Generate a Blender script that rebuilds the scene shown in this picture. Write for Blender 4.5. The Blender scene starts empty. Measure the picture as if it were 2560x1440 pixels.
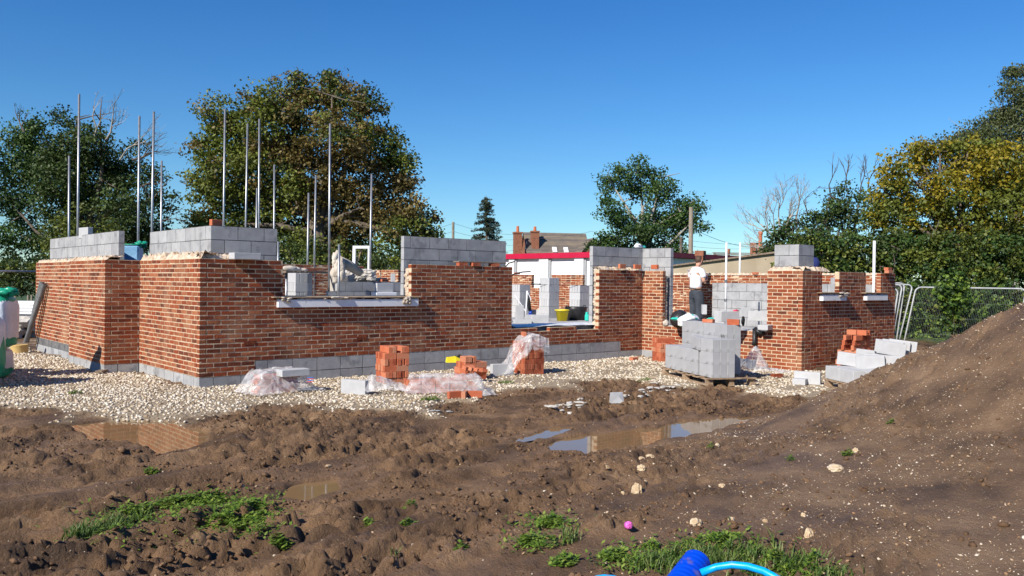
import bpy, math, random
import numpy as np
from mathutils import Vector, Matrix
random.seed(7); rng = np.random.default_rng(11)
sc = bpy.context.scene
COL = sc.collection
R = math.radians
# ------------------------------------------------------------------ camera model
FPX = 2130.0; YAW = R(49.14); PIT = math.atan(14.3/FPX); ROL = math.atan(0.01254); EYE = 1.70
f0 = np.array([math.cos(YAW), math.sin(YAW), 0]); r0 = np.array([math.sin(YAW), -math.cos(YAW), 0]); zz = np.array([0, 0, 1.0])
FW = math.cos(PIT)*f0 - math.sin(PIT)*zz; U0 = math.sin(PIT)*f0 + math.cos(PIT)*zz
RT = math.cos(ROL)*r0 + math.sin(ROL)*U0; UP = math.cos(ROL)*U0 - math.sin(ROL)*r0
C0 = np.array([0, 0, EYE])
def ray(px, py): return FW + RT*((px-1280)/FPX) - UP*((py-720)/FPX)
def atZ(px, py, z=0.0):
    d = ray(px, py); t = (z-EYE)/d[2]; return C0 + d*t
def atD(px, py, D):
    return C0 + ray(px, py)*D
def atX(px, py, X):
    d = ray(px, py); return C0 + d*(X/d[0])
def atY(px, py, Y):
    d = ray(px, py); return C0 + d*(Y/d[1])
def proj(p):
    v = np.asarray(p)-C0; w = v@FW; return 1280+FPX*(v@RT)/w, 720-FPX*(v@UP)/w, w
# ------------------------------------------------------------------ scene graph helpers
def tag(o, label=None, cat=None, group=None, kind=None):
    if label: o['label'] = label
    if cat: o['category'] = cat
    if group: o['group'] = group
    if kind: o['kind'] = kind
    return o
def thing(name, label, cat, loc=(0, 0, 0), rotz=0.0, group=None):
    o = bpy.data.objects.new(name, None); COL.objects.link(o); o.empty_display_size = .1
    o.location = loc; o.rotation_euler = (0, 0, rotz)
    return tag(o, label, cat, group)
def link(name, me, parent=None, loc=None):
    o = bpy.data.objects.new(name, me); COL.objects.link(o)
    if parent is not None: o.parent = parent
    if loc is not None: o.location = loc
    return o
def dup(o, loc=None, rot=None, label=None, group=None, scale=None):
    c = o.copy(); COL.objects.link(c)
    if loc is not None: c.location = loc
    if rot is not None: c.rotation_euler = rot
    if scale is not None: c.scale = scale
    if label: c['label'] = label
    if group: c['group'] = group
    for ch in list(o.children):
        k = ch.copy(); COL.objects.link(k); k.parent = c
    return c
# ------------------------------------------------------------------ mesh builder
class MB:
    def __init__(s): s.v = []; s.f = []; s.m = []; s.r = []
    def add(s, vs, fs, m=0, r=None):
        b = len(s.v); s.v.extend([tuple(map(float, p)) for p in vs]); r = random.random() if r is None else r
        for q in fs: s.f.append(tuple(b+i for i in q)); s.m.append(m); s.r.append(r)
    def fbox(s, O, S, N, a, b, z0, z1, d0, d1, m=0, r=None, j=0.0):
        """box: a..b along S, z0..z1, d0..d1 along N"""
        vs = []
        for z in (z0, z1):
            for (p, d) in ((a, d0), (b, d0), (b, d1), (a, d1)):
                q = np.array([O[0]+S[0]*p+N[0]*d, O[1]+S[1]*p+N[1]*d, (O[2] if len(O) > 2 else 0)+z])
                if j: q = q + rng.uniform(-j, j, 3)
                vs.append(q)
        fs = [(3, 2, 1, 0), (4, 5, 6, 7), (0, 1, 5, 4), (1, 2, 6, 5), (2, 3, 7, 6), (3, 0, 4, 7)]
        if S[0]*N[1]-S[1]*N[0] < 0: fs = [f[::-1] for f in fs]
        if d1 < d0: fs = [f[::-1] for f in fs]
        s.add(vs, fs, m, r)
    def box(s, x0, x1, y0, y1, z0, z1, m=0, r=None, j=0.0):
        s.fbox((0, 0, 0), (1, 0), (0, 1), x0, x1, z0, z1, y0, y1, m, r, j)
    def bbox(s, x0, x1, y0, y1, z0, z1, bv=.004, m=0, r=None, j=0.0):
        """chamfered box"""
        vs = []; idx = {}
        X = (x0, x1); Y = (y0, y1); Z = (z0, z1)
        for i in (0, 1):
            for k in (0, 1):
                for l in (0, 1):
                    c = np.array([X[i], Y[k], Z[l]]); sg = np.array([1-2*i, 1-2*k, 1-2*l]); jj = rng.uniform(-j, j, 3) if j else 0
                    for a in range(3):
                        o = sg*bv; o[a] = 0; idx[(i, k, l, a)] = len(vs); vs.append(c+o+jj)
        fs = []
        for l in (0, 1): fs.append([idx[(i, k, l, 2)] for i, k in ((0, 0), (1, 0), (1, 1), (0, 1))][::(1 if l else -1)])
        for k in (0, 1): fs.append([idx[(i, k, l, 1)] for i, l in ((0, 0), (1, 0), (1, 1), (0, 1))][::(-1 if k else 1)])
        for i in (0, 1): fs.append([idx[(i, k, l, 0)] for k, l in ((0, 0), (1, 0), (1, 1), (0, 1))][::(1 if i else -1)])
        for k in (0, 1):
            for l in (0, 1): fs.append([idx[(0, k, l, 1)], idx[(1, k, l, 1)], idx[(1, k, l, 2)], idx[(0, k, l, 2)]][::(1 if k == l else -1)][::-1])
        for i in (0, 1):
            for l in (0, 1): fs.append([idx[(i, 0, l, 0)], idx[(i, 1, l, 0)], idx[(i, 1, l, 2)], idx[(i, 0, l, 2)]][::(1 if i == l else -1)])
        for i in (0, 1):
            for k in (0, 1): fs.append([idx[(i, k, 0, 0)], idx[(i, k, 1, 0)], idx[(i, k, 1, 1)], idx[(i, k, 0, 1)]][::(1 if i == k else -1)][::-1])
        for i in (0, 1):
            for k in (0, 1):
                for l in (0, 1): fs.append([idx[(i, k, l, a)] for a in range(3)][::(1 if (i+k+l) % 2 else -1)])
        s.add(vs, fs, m, r)
    def tube(s, pts, rad, n=8, m=0, r=None, cap=True):
        pts = [np.array(p, float) for p in pts]; rad = rad if hasattr(rad, '__len__') else [rad]*len(pts)
        vs = []; prev = None
        for i, p in enumerate(pts):
            t = pts[min(i+1, len(pts)-1)]-pts[max(i-1, 0)]; t = t/(np.linalg.norm(t)+1e-9)
            a = np.array([0, 0, 1.]) if abs(t[2]) < .9 else np.array([1., 0, 0])
            if prev is not None: a = prev
            u = np.cross(t, a); u /= (np.linalg.norm(u)+1e-9); w = np.cross(u, t); prev = w
            for k in range(n):
                an = 2*math.pi*k/n; vs.append(p+(u*math.cos(an)+w*math.sin(an))*rad[i])
        fs = []
        for i in range(len(pts)-1):
            for k in range(n): fs.append((i*n+k, i*n+(k+1) % n, (i+1)*n+(k+1) % n, (i+1)*n+k))
        if cap: fs.append(tuple(range(n))[::-1]); fs.append(tuple(range((len(pts)-1)*n, len(pts)*n)))
        s.add(vs, fs, m, r)
    def lathe(s, prof, n=20, m=0, c=(0, 0, 0), r=None, sq=1.0):
        vs = []; fs = []
        for (rr, z) in prof:
            for k in range(n):
                an = 2*math.pi*k/n; vs.append((c[0]+rr*math.cos(an), c[1]+sq*rr*math.sin(an), c[2]+z))
        for i in range(len(prof)-1):
            for k in range(n): fs.append((i*n+k, i*n+(k+1) % n, (i+1)*n+(k+1) % n, (i+1)*n+k))
        s.add(vs, fs, m, r)
    def rock(s, c, rx, ry, rz, m=0, seed=None, sub=1, rough=.25):
        V, F = ico(sub); rr = np.random.default_rng(seed if seed is not None else random.randrange(9999))
        V = V*(1+rr.uniform(-rough, rough, (len(V), 1)))*np.array([rx, ry, rz])+np.array(c)
        s.add(V, F, m)
    def mesh(s, name, mats, smooth=False):
        me = bpy.data.meshes.new(name); me.from_pydata(s.v, [], s.f)
        for m in (mats if isinstance(mats, (list, tuple)) else [mats]): me.materials.append(m)
        if any(s.m): me.polygons.foreach_set('material_index', s.m)
        a = me.attributes.new('rnd', 'FLOAT', 'FACE'); a.data.foreach_set('value', s.r)
        if smooth: me.polygons.foreach_set('use_smooth', [True]*len(s.f))
        me.update(); return me
    def build(s, name, mats, parent=None, loc=None, smooth=False):
        return link(name, s.mesh(name, mats, smooth), parent, loc)
_ico = {}
def ico(sub):
    if sub in _ico: return _ico[sub]
    t = (1+5**.5)/2
    V = [(-1, t, 0), (1, t, 0), (-1, -t, 0), (1, -t, 0), (0, -1, t), (0, 1, t), (0, -1, -t), (0, 1, -t), (t, 0, -1), (t, 0, 1), (-t, 0, -1), (-t, 0, 1)]
    F = [(0, 11, 5), (0, 5, 1), (0, 1, 7), (0, 7, 10), (0, 10, 11), (1, 5, 9), (5, 11, 4), (11, 10, 2), (10, 7, 6), (7, 1, 8), (3, 9, 4), (3, 4, 2), (3, 2, 6), (3, 6, 8), (3, 8, 9), (4, 9, 5), (2, 4, 11), (6, 2, 10), (8, 6, 7), (9, 8, 1)]
    V = [np.array(v)/np.linalg.norm(v) for v in V]
    for _ in range(sub):
        c = {}; nf = []
        def mid(a, b):
            k = (min(a, b), max(a, b))
            if k not in c: v = V[a]+V[b]; V.append(v/np.linalg.norm(v)); c[k] = len(V)-1
            return c[k]
        for a, b, d in F:
            x, y, z = mid(a, b), mid(b, d), mid(d, a); nf += [(a, x, z), (b, y, x), (d, z, y), (x, y, z)]
        F = nf
    _ico[sub] = (np.array(V), F); return _ico[sub]
def npmesh(name, V, Fq, mats, attrs=None, smooth=False, midx=None):
    """V (n,3), Fq (m,k) constant-size faces"""
    me = bpy.data.meshes.new(name); n, k = Fq.shape
    me.vertices.add(len(V)); me.vertices.foreach_set('co', np.ascontiguousarray(V, np.float32).ravel())
    me.loops.add(n*k); me.loops.foreach_set('vertex_index', Fq.astype(np.int32).ravel())
    me.polygons.add(n); me.polygons.foreach_set('loop_start', np.arange(0, n*k, k, dtype=np.int32)); me.polygons.foreach_set('loop_total', np.full(n, k, np.int32))
    for m in (mats if isinstance(mats, (list, tuple)) else [mats]): me.materials.append(m)
    if midx is not None: me.polygons.foreach_set('material_index', midx.astype(np.int32))
    if smooth: me.polygons.foreach_set('use_smooth', np.ones(n, bool))
    me.update(calc_edges=True)
    for an, (dom, arr) in (attrs or {}).items():
        a = me.attributes.new(an, 'FLOAT', dom); a.data.foreach_set('value', arr.astype(np.float32))
    me.validate(); return me
# ------------------------------------------------------------------ noise
def _hash(ix, iy, s):
    h = (ix.astype(np.int64)*374761393+iy.astype(np.int64)*668265263+s*974634777) & 0xffffffff
    h = ((h ^ (h >> 13))*1274126177) & 0xffffffff; h = h ^ (h >> 16); return (h & 0xffff)/65535.0
def vnoise(x, y, s=0):
    ix = np.floor(x); iy = np.floor(y); fx = x-ix; fy = y-iy; ix = ix.astype(np.int64); iy = iy.astype(np.int64)
    fx = fx*fx*fx*(fx*(fx*6-15)+10); fy = fy*fy*fy*(fy*(fy*6-15)+10)
    a = _hash(ix, iy, s); b = _hash(ix+1, iy, s); c = _hash(ix, iy+1, s); d = _hash(ix+1, iy+1, s)
    return (a*(1-fx)+b*fx)*(1-fy)+(c*(1-fx)+d*fx)*fy
def fbm(x, y, o=4, s=0, g=.5):
    t = 0; a = 1; n = 0
    for i in range(o):
        t = t+a*vnoise(x, y, s+i*17); n += a; a *= g; x, y = (x*1.62-y*1.18)+5.3, (x*1.18+y*1.62)+1.7
    return t/n
def polysd(x, y, P):
    """signed distance to polygon, negative inside"""
    P = np.asarray(P, float); d = np.full(x.shape, 1e9); ins = np.zeros(x.shape, bool)
    for i in range(len(P)):
        a = P[i]; b = P[(i+1) % len(P)]; ex, ey = b-a
        t = np.clip(((x-a[0])*ex+(y-a[1])*ey)/(ex*ex+ey*ey+1e-12), 0, 1)
        d = np.minimum(d, (x-a[0]-t*ex)**2+(y-a[1]-t*ey)**2)
        c = ((a[1] <= y) & (b[1] > y)) | ((b[1] <= y) & (a[1] > y))
        with np.errstate(divide='ignore', invalid='ignore'): xi = a[0]+(y-a[1])/(ey if abs(ey) > 1e-9 else 1e-9)*ex
        ins ^= c & (x < xi)
    d = np.sqrt(d); return np.where(ins, -d, d)
def sstep(a, b, x): t = np.clip((x-a)/(b-a), 0, 1); return t*t*(3-2*t)
# ------------------------------------------------------------------ materials
def mat(name, cols, scale=6, rough=.85, bump=.2, bscale=60, attr=0.0, orand=0.0, metal=0, spec=.3, detail=5, trans=0.0, coord='Object', dist=.01, alpha=None, stops=None, stain=None, wave=None):
    m = bpy.data.materials.new(name); m.use_nodes = True; nt = m.node_tree; N = nt.nodes; L = nt.links; N.clear()
    out = N.new('ShaderNodeOutputMaterial'); b = N.new('ShaderNodeBsdfPrincipled')
    tc = N.new('ShaderNodeTexCoord'); no = N.new('ShaderNodeTexNoise'); no.inputs['Scale'].default_value = scale; no.inputs['Detail'].default_value = detail
    L.new(tc.outputs[coord], no.inputs['Vector'])
    fac = no.outputs['Fac']
    def mth(op, a, bb):
        q = N.new('ShaderNodeMath'); q.operation = op
        for i, v in enumerate((a, bb)):
            if isinstance(v, (int, float)): q.inputs[i].default_value = v
            else: L.new(v, q.inputs[i])
        return q.outputs[0]
    fac = mth('ADD', mth('MULTIPLY', mth('SUBTRACT', fac, .5), 1.8), .5)
    if attr:
        at = N.new('ShaderNodeAttribute'); at.attribute_name = 'rnd'
        fac = mth('ADD', mth('MULTIPLY', fac, 1-attr), mth('MULTIPLY', at.outputs['Fac'], attr))
    if orand:
        oi = N.new('ShaderNodeObjectInfo')
        fac = mth('ADD', mth('MULTIPLY', fac, 1-orand), mth('MULTIPLY', oi.outputs['Random'], orand))
    cr = N.new('ShaderNodeValToRGB'); e = cr.color_ramp.elements
    n = len(cols); st = stops or [(.5 if n == 1 else .15+.7*i/(n-1)) for i in range(n)]
    while len(e) < n: e.new(.5)
    while len(e) > n: e.remove(e[-1])
    for i in range(n): e[i].position = st[i]
    for i in range(n): e[i].color = (*cols[i], 1)
    L.new(fac, cr.inputs[0]); colr = cr.outputs[0]
    if stain:
        sc_, lo, hi, scol, mx = stain
        n2 = N.new('ShaderNodeTexNoise'); n2.inputs['Scale'].default_value = sc_; n2.inputs['Detail'].default_value = 6; L.new(tc.outputs[coord], n2.inputs['Vector'])
        mr = N.new('ShaderNodeMapRange'); mr.inputs[1].default_value = lo; mr.inputs[2].default_value = hi; mr.inputs[4].default_value = mx; L.new(n2.outputs['Fac'], mr.inputs[0])
        mx_ = N.new('ShaderNodeMixRGB'); L.new(mr.outputs[0], mx_.inputs[0]); L.new(colr, mx_.inputs[1]); mx_.inputs[2].default_value = (*scol, 1); colr = mx_.outputs[0]
    L.new(colr, b.inputs['Base Color'])
    b.inputs['Roughness'].default_value = rough; b.inputs['Metallic'].default_value = metal; b.inputs['Specular IOR Level'].default_value = spec
    if bump:
        bn = N.new('ShaderNodeTexNoise'); bn.inputs['Scale'].default_value = bscale; bn.inputs['Detail'].default_value = 4; L.new(tc.outputs[coord], bn.inputs['Vector'])
        bp = N.new('ShaderNodeBump'); bp.inputs['Strength'].default_value = bump; bp.inputs['Distance'].default_value = dist
        L.new(bn.outputs['Fac'], bp.inputs['Height']); L.new(bp.outputs[0], b.inputs['Normal'])
    sh = b.outputs[0]
    if trans:
        tr = N.new('ShaderNodeBsdfTranslucent'); L.new(colr, tr.inputs[0]); mx2 = N.new('ShaderNodeMixShader'); mx2.inputs[0].default_value = trans
        L.new(sh, mx2.inputs[1]); L.new(tr.outputs[0], mx2.inputs[2]); sh = mx2.outputs[0]
    if alpha is not None:
        tp = N.new('ShaderNodeBsdfTransparent'); mx3 = N.new('ShaderNodeMixShader'); mx3.inputs[0].default_value = alpha
        L.new(tp.outputs[0], mx3.inputs[1]); L.new(sh, mx3.inputs[2]); sh = mx3.outputs[0]
    L.new(sh, out.inputs[0]); return m
M = {}
M['brick'] = mat('brick', [(0.104, 0.035, 0.021), (0.192, 0.048, 0.023), (0.264, 0.060, 0.024), (0.232, 0.078, 0.037), (0.336, 0.119, 0.056)], scale=14, attr=.72, rough=.95, spec=.15, bump=.6, bscale=40, dist=.010, stain=(1.6, .5, .72, (.42, .25, .15), .38), stops=[.12, .32, .52, .7, .88])
M['mortar'] = mat('mortar', [(0.458, 0.339, 0.224), (0.616, 0.480, 0.330)], scale=9, bump=.5, bscale=50, attr=.2)
M['rough_mortar'] = mat('rough_mortar', [(0.306, 0.212, 0.136), (0.510, 0.391, 0.281), (0.595, 0.510, 0.425)], scale=12, bump=.6, bscale=30, dist=.02)
M['block'] = mat('concrete_block', [(0.258, 0.258, 0.267), (0.327, 0.327, 0.331), (0.396, 0.396, 0.400)], scale=5, attr=.35, bump=.6, bscale=70, dist=.008, stain=(4.5, .56, .66, (.16, .16, .17), .55))
M['blockjoint'] = mat('block_mortar', [(.07, .07, .075), (.17, .165, .16)], scale=7, bump=.6, bscale=30)
M['newblock'] = mat('dry_concrete_block', [(0.378, 0.378, 0.383), (0.468, 0.468, 0.473)], scale=9, orand=.4, bump=.4, bscale=120, dist=.004)
M['wetblock'] = mat('damp_concrete_block', [(0.324, 0.324, 0.333), (0.387, 0.387, 0.396)], scale=6, orand=.3, bump=.35, bscale=110, dist=.004, stain=(3.2, .56, .62, (.17, .165, .155), .8))
M['loose'] = mat('new_brick', [(0.301, 0.069, 0.031), (0.430, 0.114, 0.053), (0.499, 0.163, 0.082), (0.447, 0.196, 0.114)], scale=10, orand=.75, attr=.0, rough=.9, bump=.5, bscale=40, dist=.008, stain=(9, .6, .72, (.62, .42, .30), .5))
M['slab'] = mat('screed', [(0.297, 0.297, 0.297), (0.450, 0.441, 0.432)], scale=1.2, bump=.3, bscale=30, stain=(1.4, .55, .6, (.25, .24, .23), .7))
M['dpm'] = mat('damp_sheet', [(.55, .55, .56), (.72, .72, .72)], scale=5, rough=.35, bump=.5, bscale=12, dist=.02)
M['white'] = mat('white_plastic', [(.72, .72, .74), (.82, .82, .83)], scale=4, rough=.35, bump=.03, stain=(6, .66, .72, (.4, .38, .34), .4))
M['wood'] = mat('timber', [(0.170, 0.111, 0.068), (0.306, 0.212, 0.136), (0.408, 0.306, 0.212)], scale=9, bump=.4, bscale=40, orand=.3)
M['oldwood'] = mat('old_timber', [(.14, .10, .07), (.26, .20, .15)], scale=9, bump=.5, bscale=30)
M['fenceframe'] = mat('fence_frame', [(0.340, 0.348, 0.357), (0.442, 0.451, 0.459)], scale=8, rough=.5, bump=.05)
M['steel'] = mat('galvanised_steel', [(0.281, 0.289, 0.297), (0.399, 0.399, 0.408)], scale=14, rough=.42, metal=.75, bump=.05, stain=(5, .6, .75, (.30, .24, .2), .5))
M['wire'] = mat('fence_wire', [(0.175, 0.182, 0.189), (0.266, 0.266, 0.273)], scale=8, rough=.5, bump=0)
M['whitesteel'] = mat('white_painted_steel', [(.62, .62, .63), (.74, .74, .74)], scale=8, rough=.4, bump=.05)
M['black'] = mat('black_plastic', [(.012, .012, .013), (.03, .03, .032)], scale=8, rough=.4, bump=.1)
M['greyplas'] = mat('grey_plastic', [(.13, .135, .14), (.19, .195, .2)], scale=8, rough=.35, bump=.05)
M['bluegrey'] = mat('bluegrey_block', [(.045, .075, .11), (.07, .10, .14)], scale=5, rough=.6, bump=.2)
M['yellow'] = mat('yellow_plastic', [(.75, .60, .02), (.85, .70, .04)], scale=5, rough=.35, bump=.03, stain=(9, .62, .72, (.5, .45, .3), .5))
M['mustard'] = mat('mustard_drum', [(.48, .33, .12), (.56, .40, .17)], scale=5, rough=.6, bump=.1)
M['green'] = mat('green_polythene', [(.01, .22, .13), (.02, .34, .20)], scale=5, rough=.3, bump=.5, bscale=14, dist=.02)
M['teal'] = mat('teal_plastic', [(.03, .45, .36), (.05, .58, .46)], scale=5, rough=.3, bump=.1)
M['bagwhite'] = mat('printed_polythene', [(.52, .58, .64), (.72, .75, .78)], scale=3, rough=.3, bump=.5, bscale=11, dist=.03)
M['pinktape'] = mat('pale_tape', [(.50, .42, .40), (.58, .50, .47)], scale=5, rough=.4, bump=.2)
M['bluetext'] = mat('blue_print', [(.02, .12, .42), (.03, .17, .5)], scale=5, rough=.5, bump=0)
M['bluepack'] = mat('blue_wrapped_insulation', [(.13, .28, .45), (.22, .40, .58)], scale=6, rough=.3, bump=.4, bscale=12, dist=.02)
M['redprint'] = mat('red_print', [(.5, .05, .08), (.55, .06, .1)], scale=5, rough=.5, bump=0)
M['pink'] = mat('pink_plastic', [(.70, .10, .45), (.80, .20, .55)], scale=20, rough=.35, bump=.1)
M['pipeblue'] = mat('blue_pipe', [(.0, .30, .75), (.0, .36, .82)], scale=5, rough=.35, bump=.05, spec=.4, stain=(9, .55, .68, (.16, .11, .07), .6))
M['ductblue'] = mat('blue_duct', [(.0, .045, .50), (.0, .065, .60)], scale=5, rough=.4, bump=.03, spec=.4, stain=(12, .58, .68, (.14, .10, .07), .55))
M['jacket'] = mat('navy_cloth', [(.012, .02, .09), (.02, .03, .13)], scale=5, rough=.9, bump=.3)
M['bottleblue'] = mat('bottle_blue', [(.01, .05, .35), (.02, .08, .45)], scale=5, rough=.25, bump=0)
M['cloth'] = mat('hessian', [(.40, .33, .26), (.62, .56, .48)], scale=6, rough=.95, bump=.5, bscale=40)
M['stone'] = mat('pale_stone', [(.30, .20, .11), (.50, .38, .24), (.62, .54, .42)], scale=18, orand=.3, bump=.7, bscale=30)
M['greystone'] = mat('grey_stone', [(.26, .27, .28), (.4, .41, .42)], scale=10, bump=.4, bscale=40)
M['rubble'] = mat('mortar_rubble', [(.38, .35, .31), (.55, .51, .46)], scale=8, bump=.5, bscale=30, attr=.4)
M['render'] = mat('old_render', [(0.306, 0.246, 0.170), (0.399, 0.332, 0.238)], scale=.8, bump=.3, bscale=14, dist=.03, stain=(.7, .56, .7, (.26, .21, .15), .6))
M['crimson'] = mat('crimson_fascia', [(.42, .012, .045), (.46, .016, .055)], scale=3, rough=.4, bump=0)
M['maroonroof'] = mat('maroon_roof', [(.16, .02, .035), (.2, .03, .05)], scale=3, rough=.6, bump=.1)
M['whitewall'] = mat('white_panel', [(.78, .78, .79), (.84, .84, .84)], scale=1, rough=.5, bump=.02)
M['greytrim'] = mat('grey_trim', [(.30, .31, .32), (.36, .36, .37)], scale=3, rough=.5, bump=.02)
M['tile'] = mat('roof_tile', [(0.093, 0.081, 0.072), (0.153, 0.128, 0.111), (0.212, 0.170, 0.123)], scale=1.4, attr=.6, bump=.2, bscale=20)
M['farbrick'] = mat('far_brick', [(0.198, 0.077, 0.045), (0.306, 0.126, 0.072)], scale=5, bump=.2, bscale=30, dist=.02)
M['terracotta'] = mat('terracotta', [(.45, .13, .06), (.5, .17, .08)], scale=5, bump=.1)
M['glass'] = mat('window_glass', [(.10, .13, .16), (.2, .25, .3)], scale=1, rough=.1, bump=0, spec=.6)
M['bark'] = mat('bark', [(.07, .055, .04), (.16, .13, .10)], scale=5, bump=.6, bscale=12, dist=.05)
M['palebark'] = mat('pale_bark', [(.22, .20, .17), (.38, .35, .30)], scale=5, bump=.4, bscale=12, dist=.03)
M['polewood'] = mat('pole_timber', [(.20, .17, .13), (.30, .26, .20)], scale=5, bump=.3)
def leafmat(name, cols, **k):
    return mat(name, cols, scale=.35, attr=.62, rough=.55, bump=0, trans=.28, spec=.35, detail=3, **k)
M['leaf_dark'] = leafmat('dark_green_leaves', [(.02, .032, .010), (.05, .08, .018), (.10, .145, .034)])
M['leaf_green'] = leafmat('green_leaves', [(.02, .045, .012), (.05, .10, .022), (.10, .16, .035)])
M['leaf_olive'] = leafmat('olive_leaves', [(.045, .058, .010), (.125, .15, .022), (.22, .245, .042)])
M['leaf_brown'] = leafmat('turning_leaves', [(.06, .048, .014), (.14, .105, .03), (.23, .17, .05)])
M['leaf_yellow'] = leafmat('yellowing_leaves', [(.08, .085, .008), (.24, .20, .015), (.42, .30, .025)])
M['leaf_birch'] = leafmat('birch_leaves', [(.04, .05, .02), (.09, .11, .04), (.15, .17, .06)])
M['needle'] = leafmat('conifer_needles', [(.018, .028, .018), (.04, .055, .03), (.07, .085, .045)])
M['weed'] = mat('weed_leaves', [(0.060, 0.128, 0.013), (0.145, 0.230, 0.030), (0.272, 0.340, 0.068)], scale=9, attr=.6, rough=.5, bump=0, trans=.3)
M['grass'] = mat('grass_blades', [(0.043, 0.093, 0.015), (0.093, 0.162, 0.034), (0.255, 0.281, 0.093)], scale=4, attr=.7, rough=.5, bump=0, trans=.3)
M['skin'] = mat('skin', [(.48, .25, .17), (.55, .30, .21)], scale=9, rough=.55, bump=.05)
M['hair'] = mat('dark_hair', [(.05, .028, .018), (.09, .05, .032)], scale=60, rough=.6, bump=.4, bscale=200, dist=.004)
M['shirt'] = mat('white_cotton', [(.74, .74, .76), (.80, .80, .81)], scale=6, rough=.9, bump=.5, bscale=9, dist=.02)
M['trouser'] = mat('dark_workwear', [(.028, .034, .045), (.06, .068, .082)], scale=7, rough=.9, bump=.8, bscale=9, dist=.03)
M['belt'] = mat('leather_belt', [(.06, .045, .035), (.1, .08, .06)], scale=9, rough=.6, bump=.1)
def plasticmat(name, col, a, pinky=(.60, .52, .50)):
    m = bpy.data.materials.new(name); m.use_nodes = True; nt = m.node_tree; N = nt.nodes; L = nt.links; N.clear()
    out = N.new('ShaderNodeOutputMaterial'); b = N.new('ShaderNodeBsdfPrincipled'); b.inputs['Base Color'].default_value = (*col, 1)
    b.inputs['Roughness'].default_value = .16; b.inputs['Specular IOR Level'].default_value = .8
    tc = N.new('ShaderNodeTexCoord'); n = N.new('ShaderNodeTexNoise'); n.inputs['Scale'].default_value = 5; n.inputs['Detail'].default_value = 3; n.inputs['Distortion'].default_value = 1.6
    L.new(tc.outputs['Object'], n.inputs['Vector']); bp = N.new('ShaderNodeBump'); bp.inputs['Strength'].default_value = .8; bp.inputs['Distance'].default_value = .04
    L.new(n.outputs['Fac'], bp.inputs['Height']); L.new(bp.outputs[0], b.inputs['Normal'])
    tp = N.new('ShaderNodeBsdfTransparent'); mr = N.new('ShaderNodeMapRange'); mr.inputs[1].default_value = .3; mr.inputs[2].default_value = .7; mr.inputs[3].default_value = a-.2; mr.inputs[4].default_value = min(1, a+.25)
    L.new(n.outputs['Fac'], mr.inputs[0]); mx = N.new('ShaderNodeMixShader'); L.new(mr.outputs[0], mx.inputs[0]); L.new(tp.outputs[0], mx.inputs[1]); L.new(b.outputs[0], mx.inputs[2])
    L.new(mx.outputs[0], out.inputs[0]); return m
M['sheet'] = plasticmat('clear_polythene', (.74, .72, .72), .34)
# ------------------------------------------------------------------ terrain
POLY_P1 = [atZ(x, y, -.07)[:2] for x, y in ((175, 1068), (300, 1056), (430, 1060), (508, 1086), (503, 1114), (460, 1126), (398, 1138), (374, 1121), (330, 1104), (225, 1102))]
POLY_P2 = [atZ(x, y, -.07)[:2] for x, y in ((1385, 1132), (1392, 1108), (1480, 1092), (1560, 1082), (1640, 1075), (1690, 1062), (1780, 1052), (1880, 1046), (1862, 1058), (1800, 1078), (1740, 1092), (1660, 1108), (1560, 1122), (1470, 1138))]
POLY_P3 = [atZ(x, y, -.07)[:2] for x, y in ((715, 1255), (722, 1225), (765, 1212), (840, 1205), (835, 1235), (790, 1250), (765, 1262))]
POLY_P4 = [atZ(x, y, -.07)[:2] for x, y in ((1290, 1108), (1345, 1092), (1372, 1080), (1445, 1074), (1425, 1084), (1365, 1100), (1320, 1114))]
PUD = [POLY_P1, POLY_P2, POLY_P3, POLY_P4]
GRAVEL = [atZ(x, y, 0)[:2] for x, y in ((-700, 985), (-150, 1005), (100, 1012), (230, 1036), (380, 1052), (480, 1048), (640, 1010), (820, 1012), (960, 1018), (1060, 1022), (1075, 985), (1180, 1000), (1260, 975), (1400, 965), (1480, 945), (1600, 948), (1700, 968), (1800, 960), (1880, 978), (2030, 990), (2110, 1000), (2260, 985), (2350, 900))] + [(22, 8.5), (19.6, 8.8), (15.3, 9.0), (15.3, 13.4), (5, 13.6), (4.2, 30), (-6, 30)]
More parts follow.
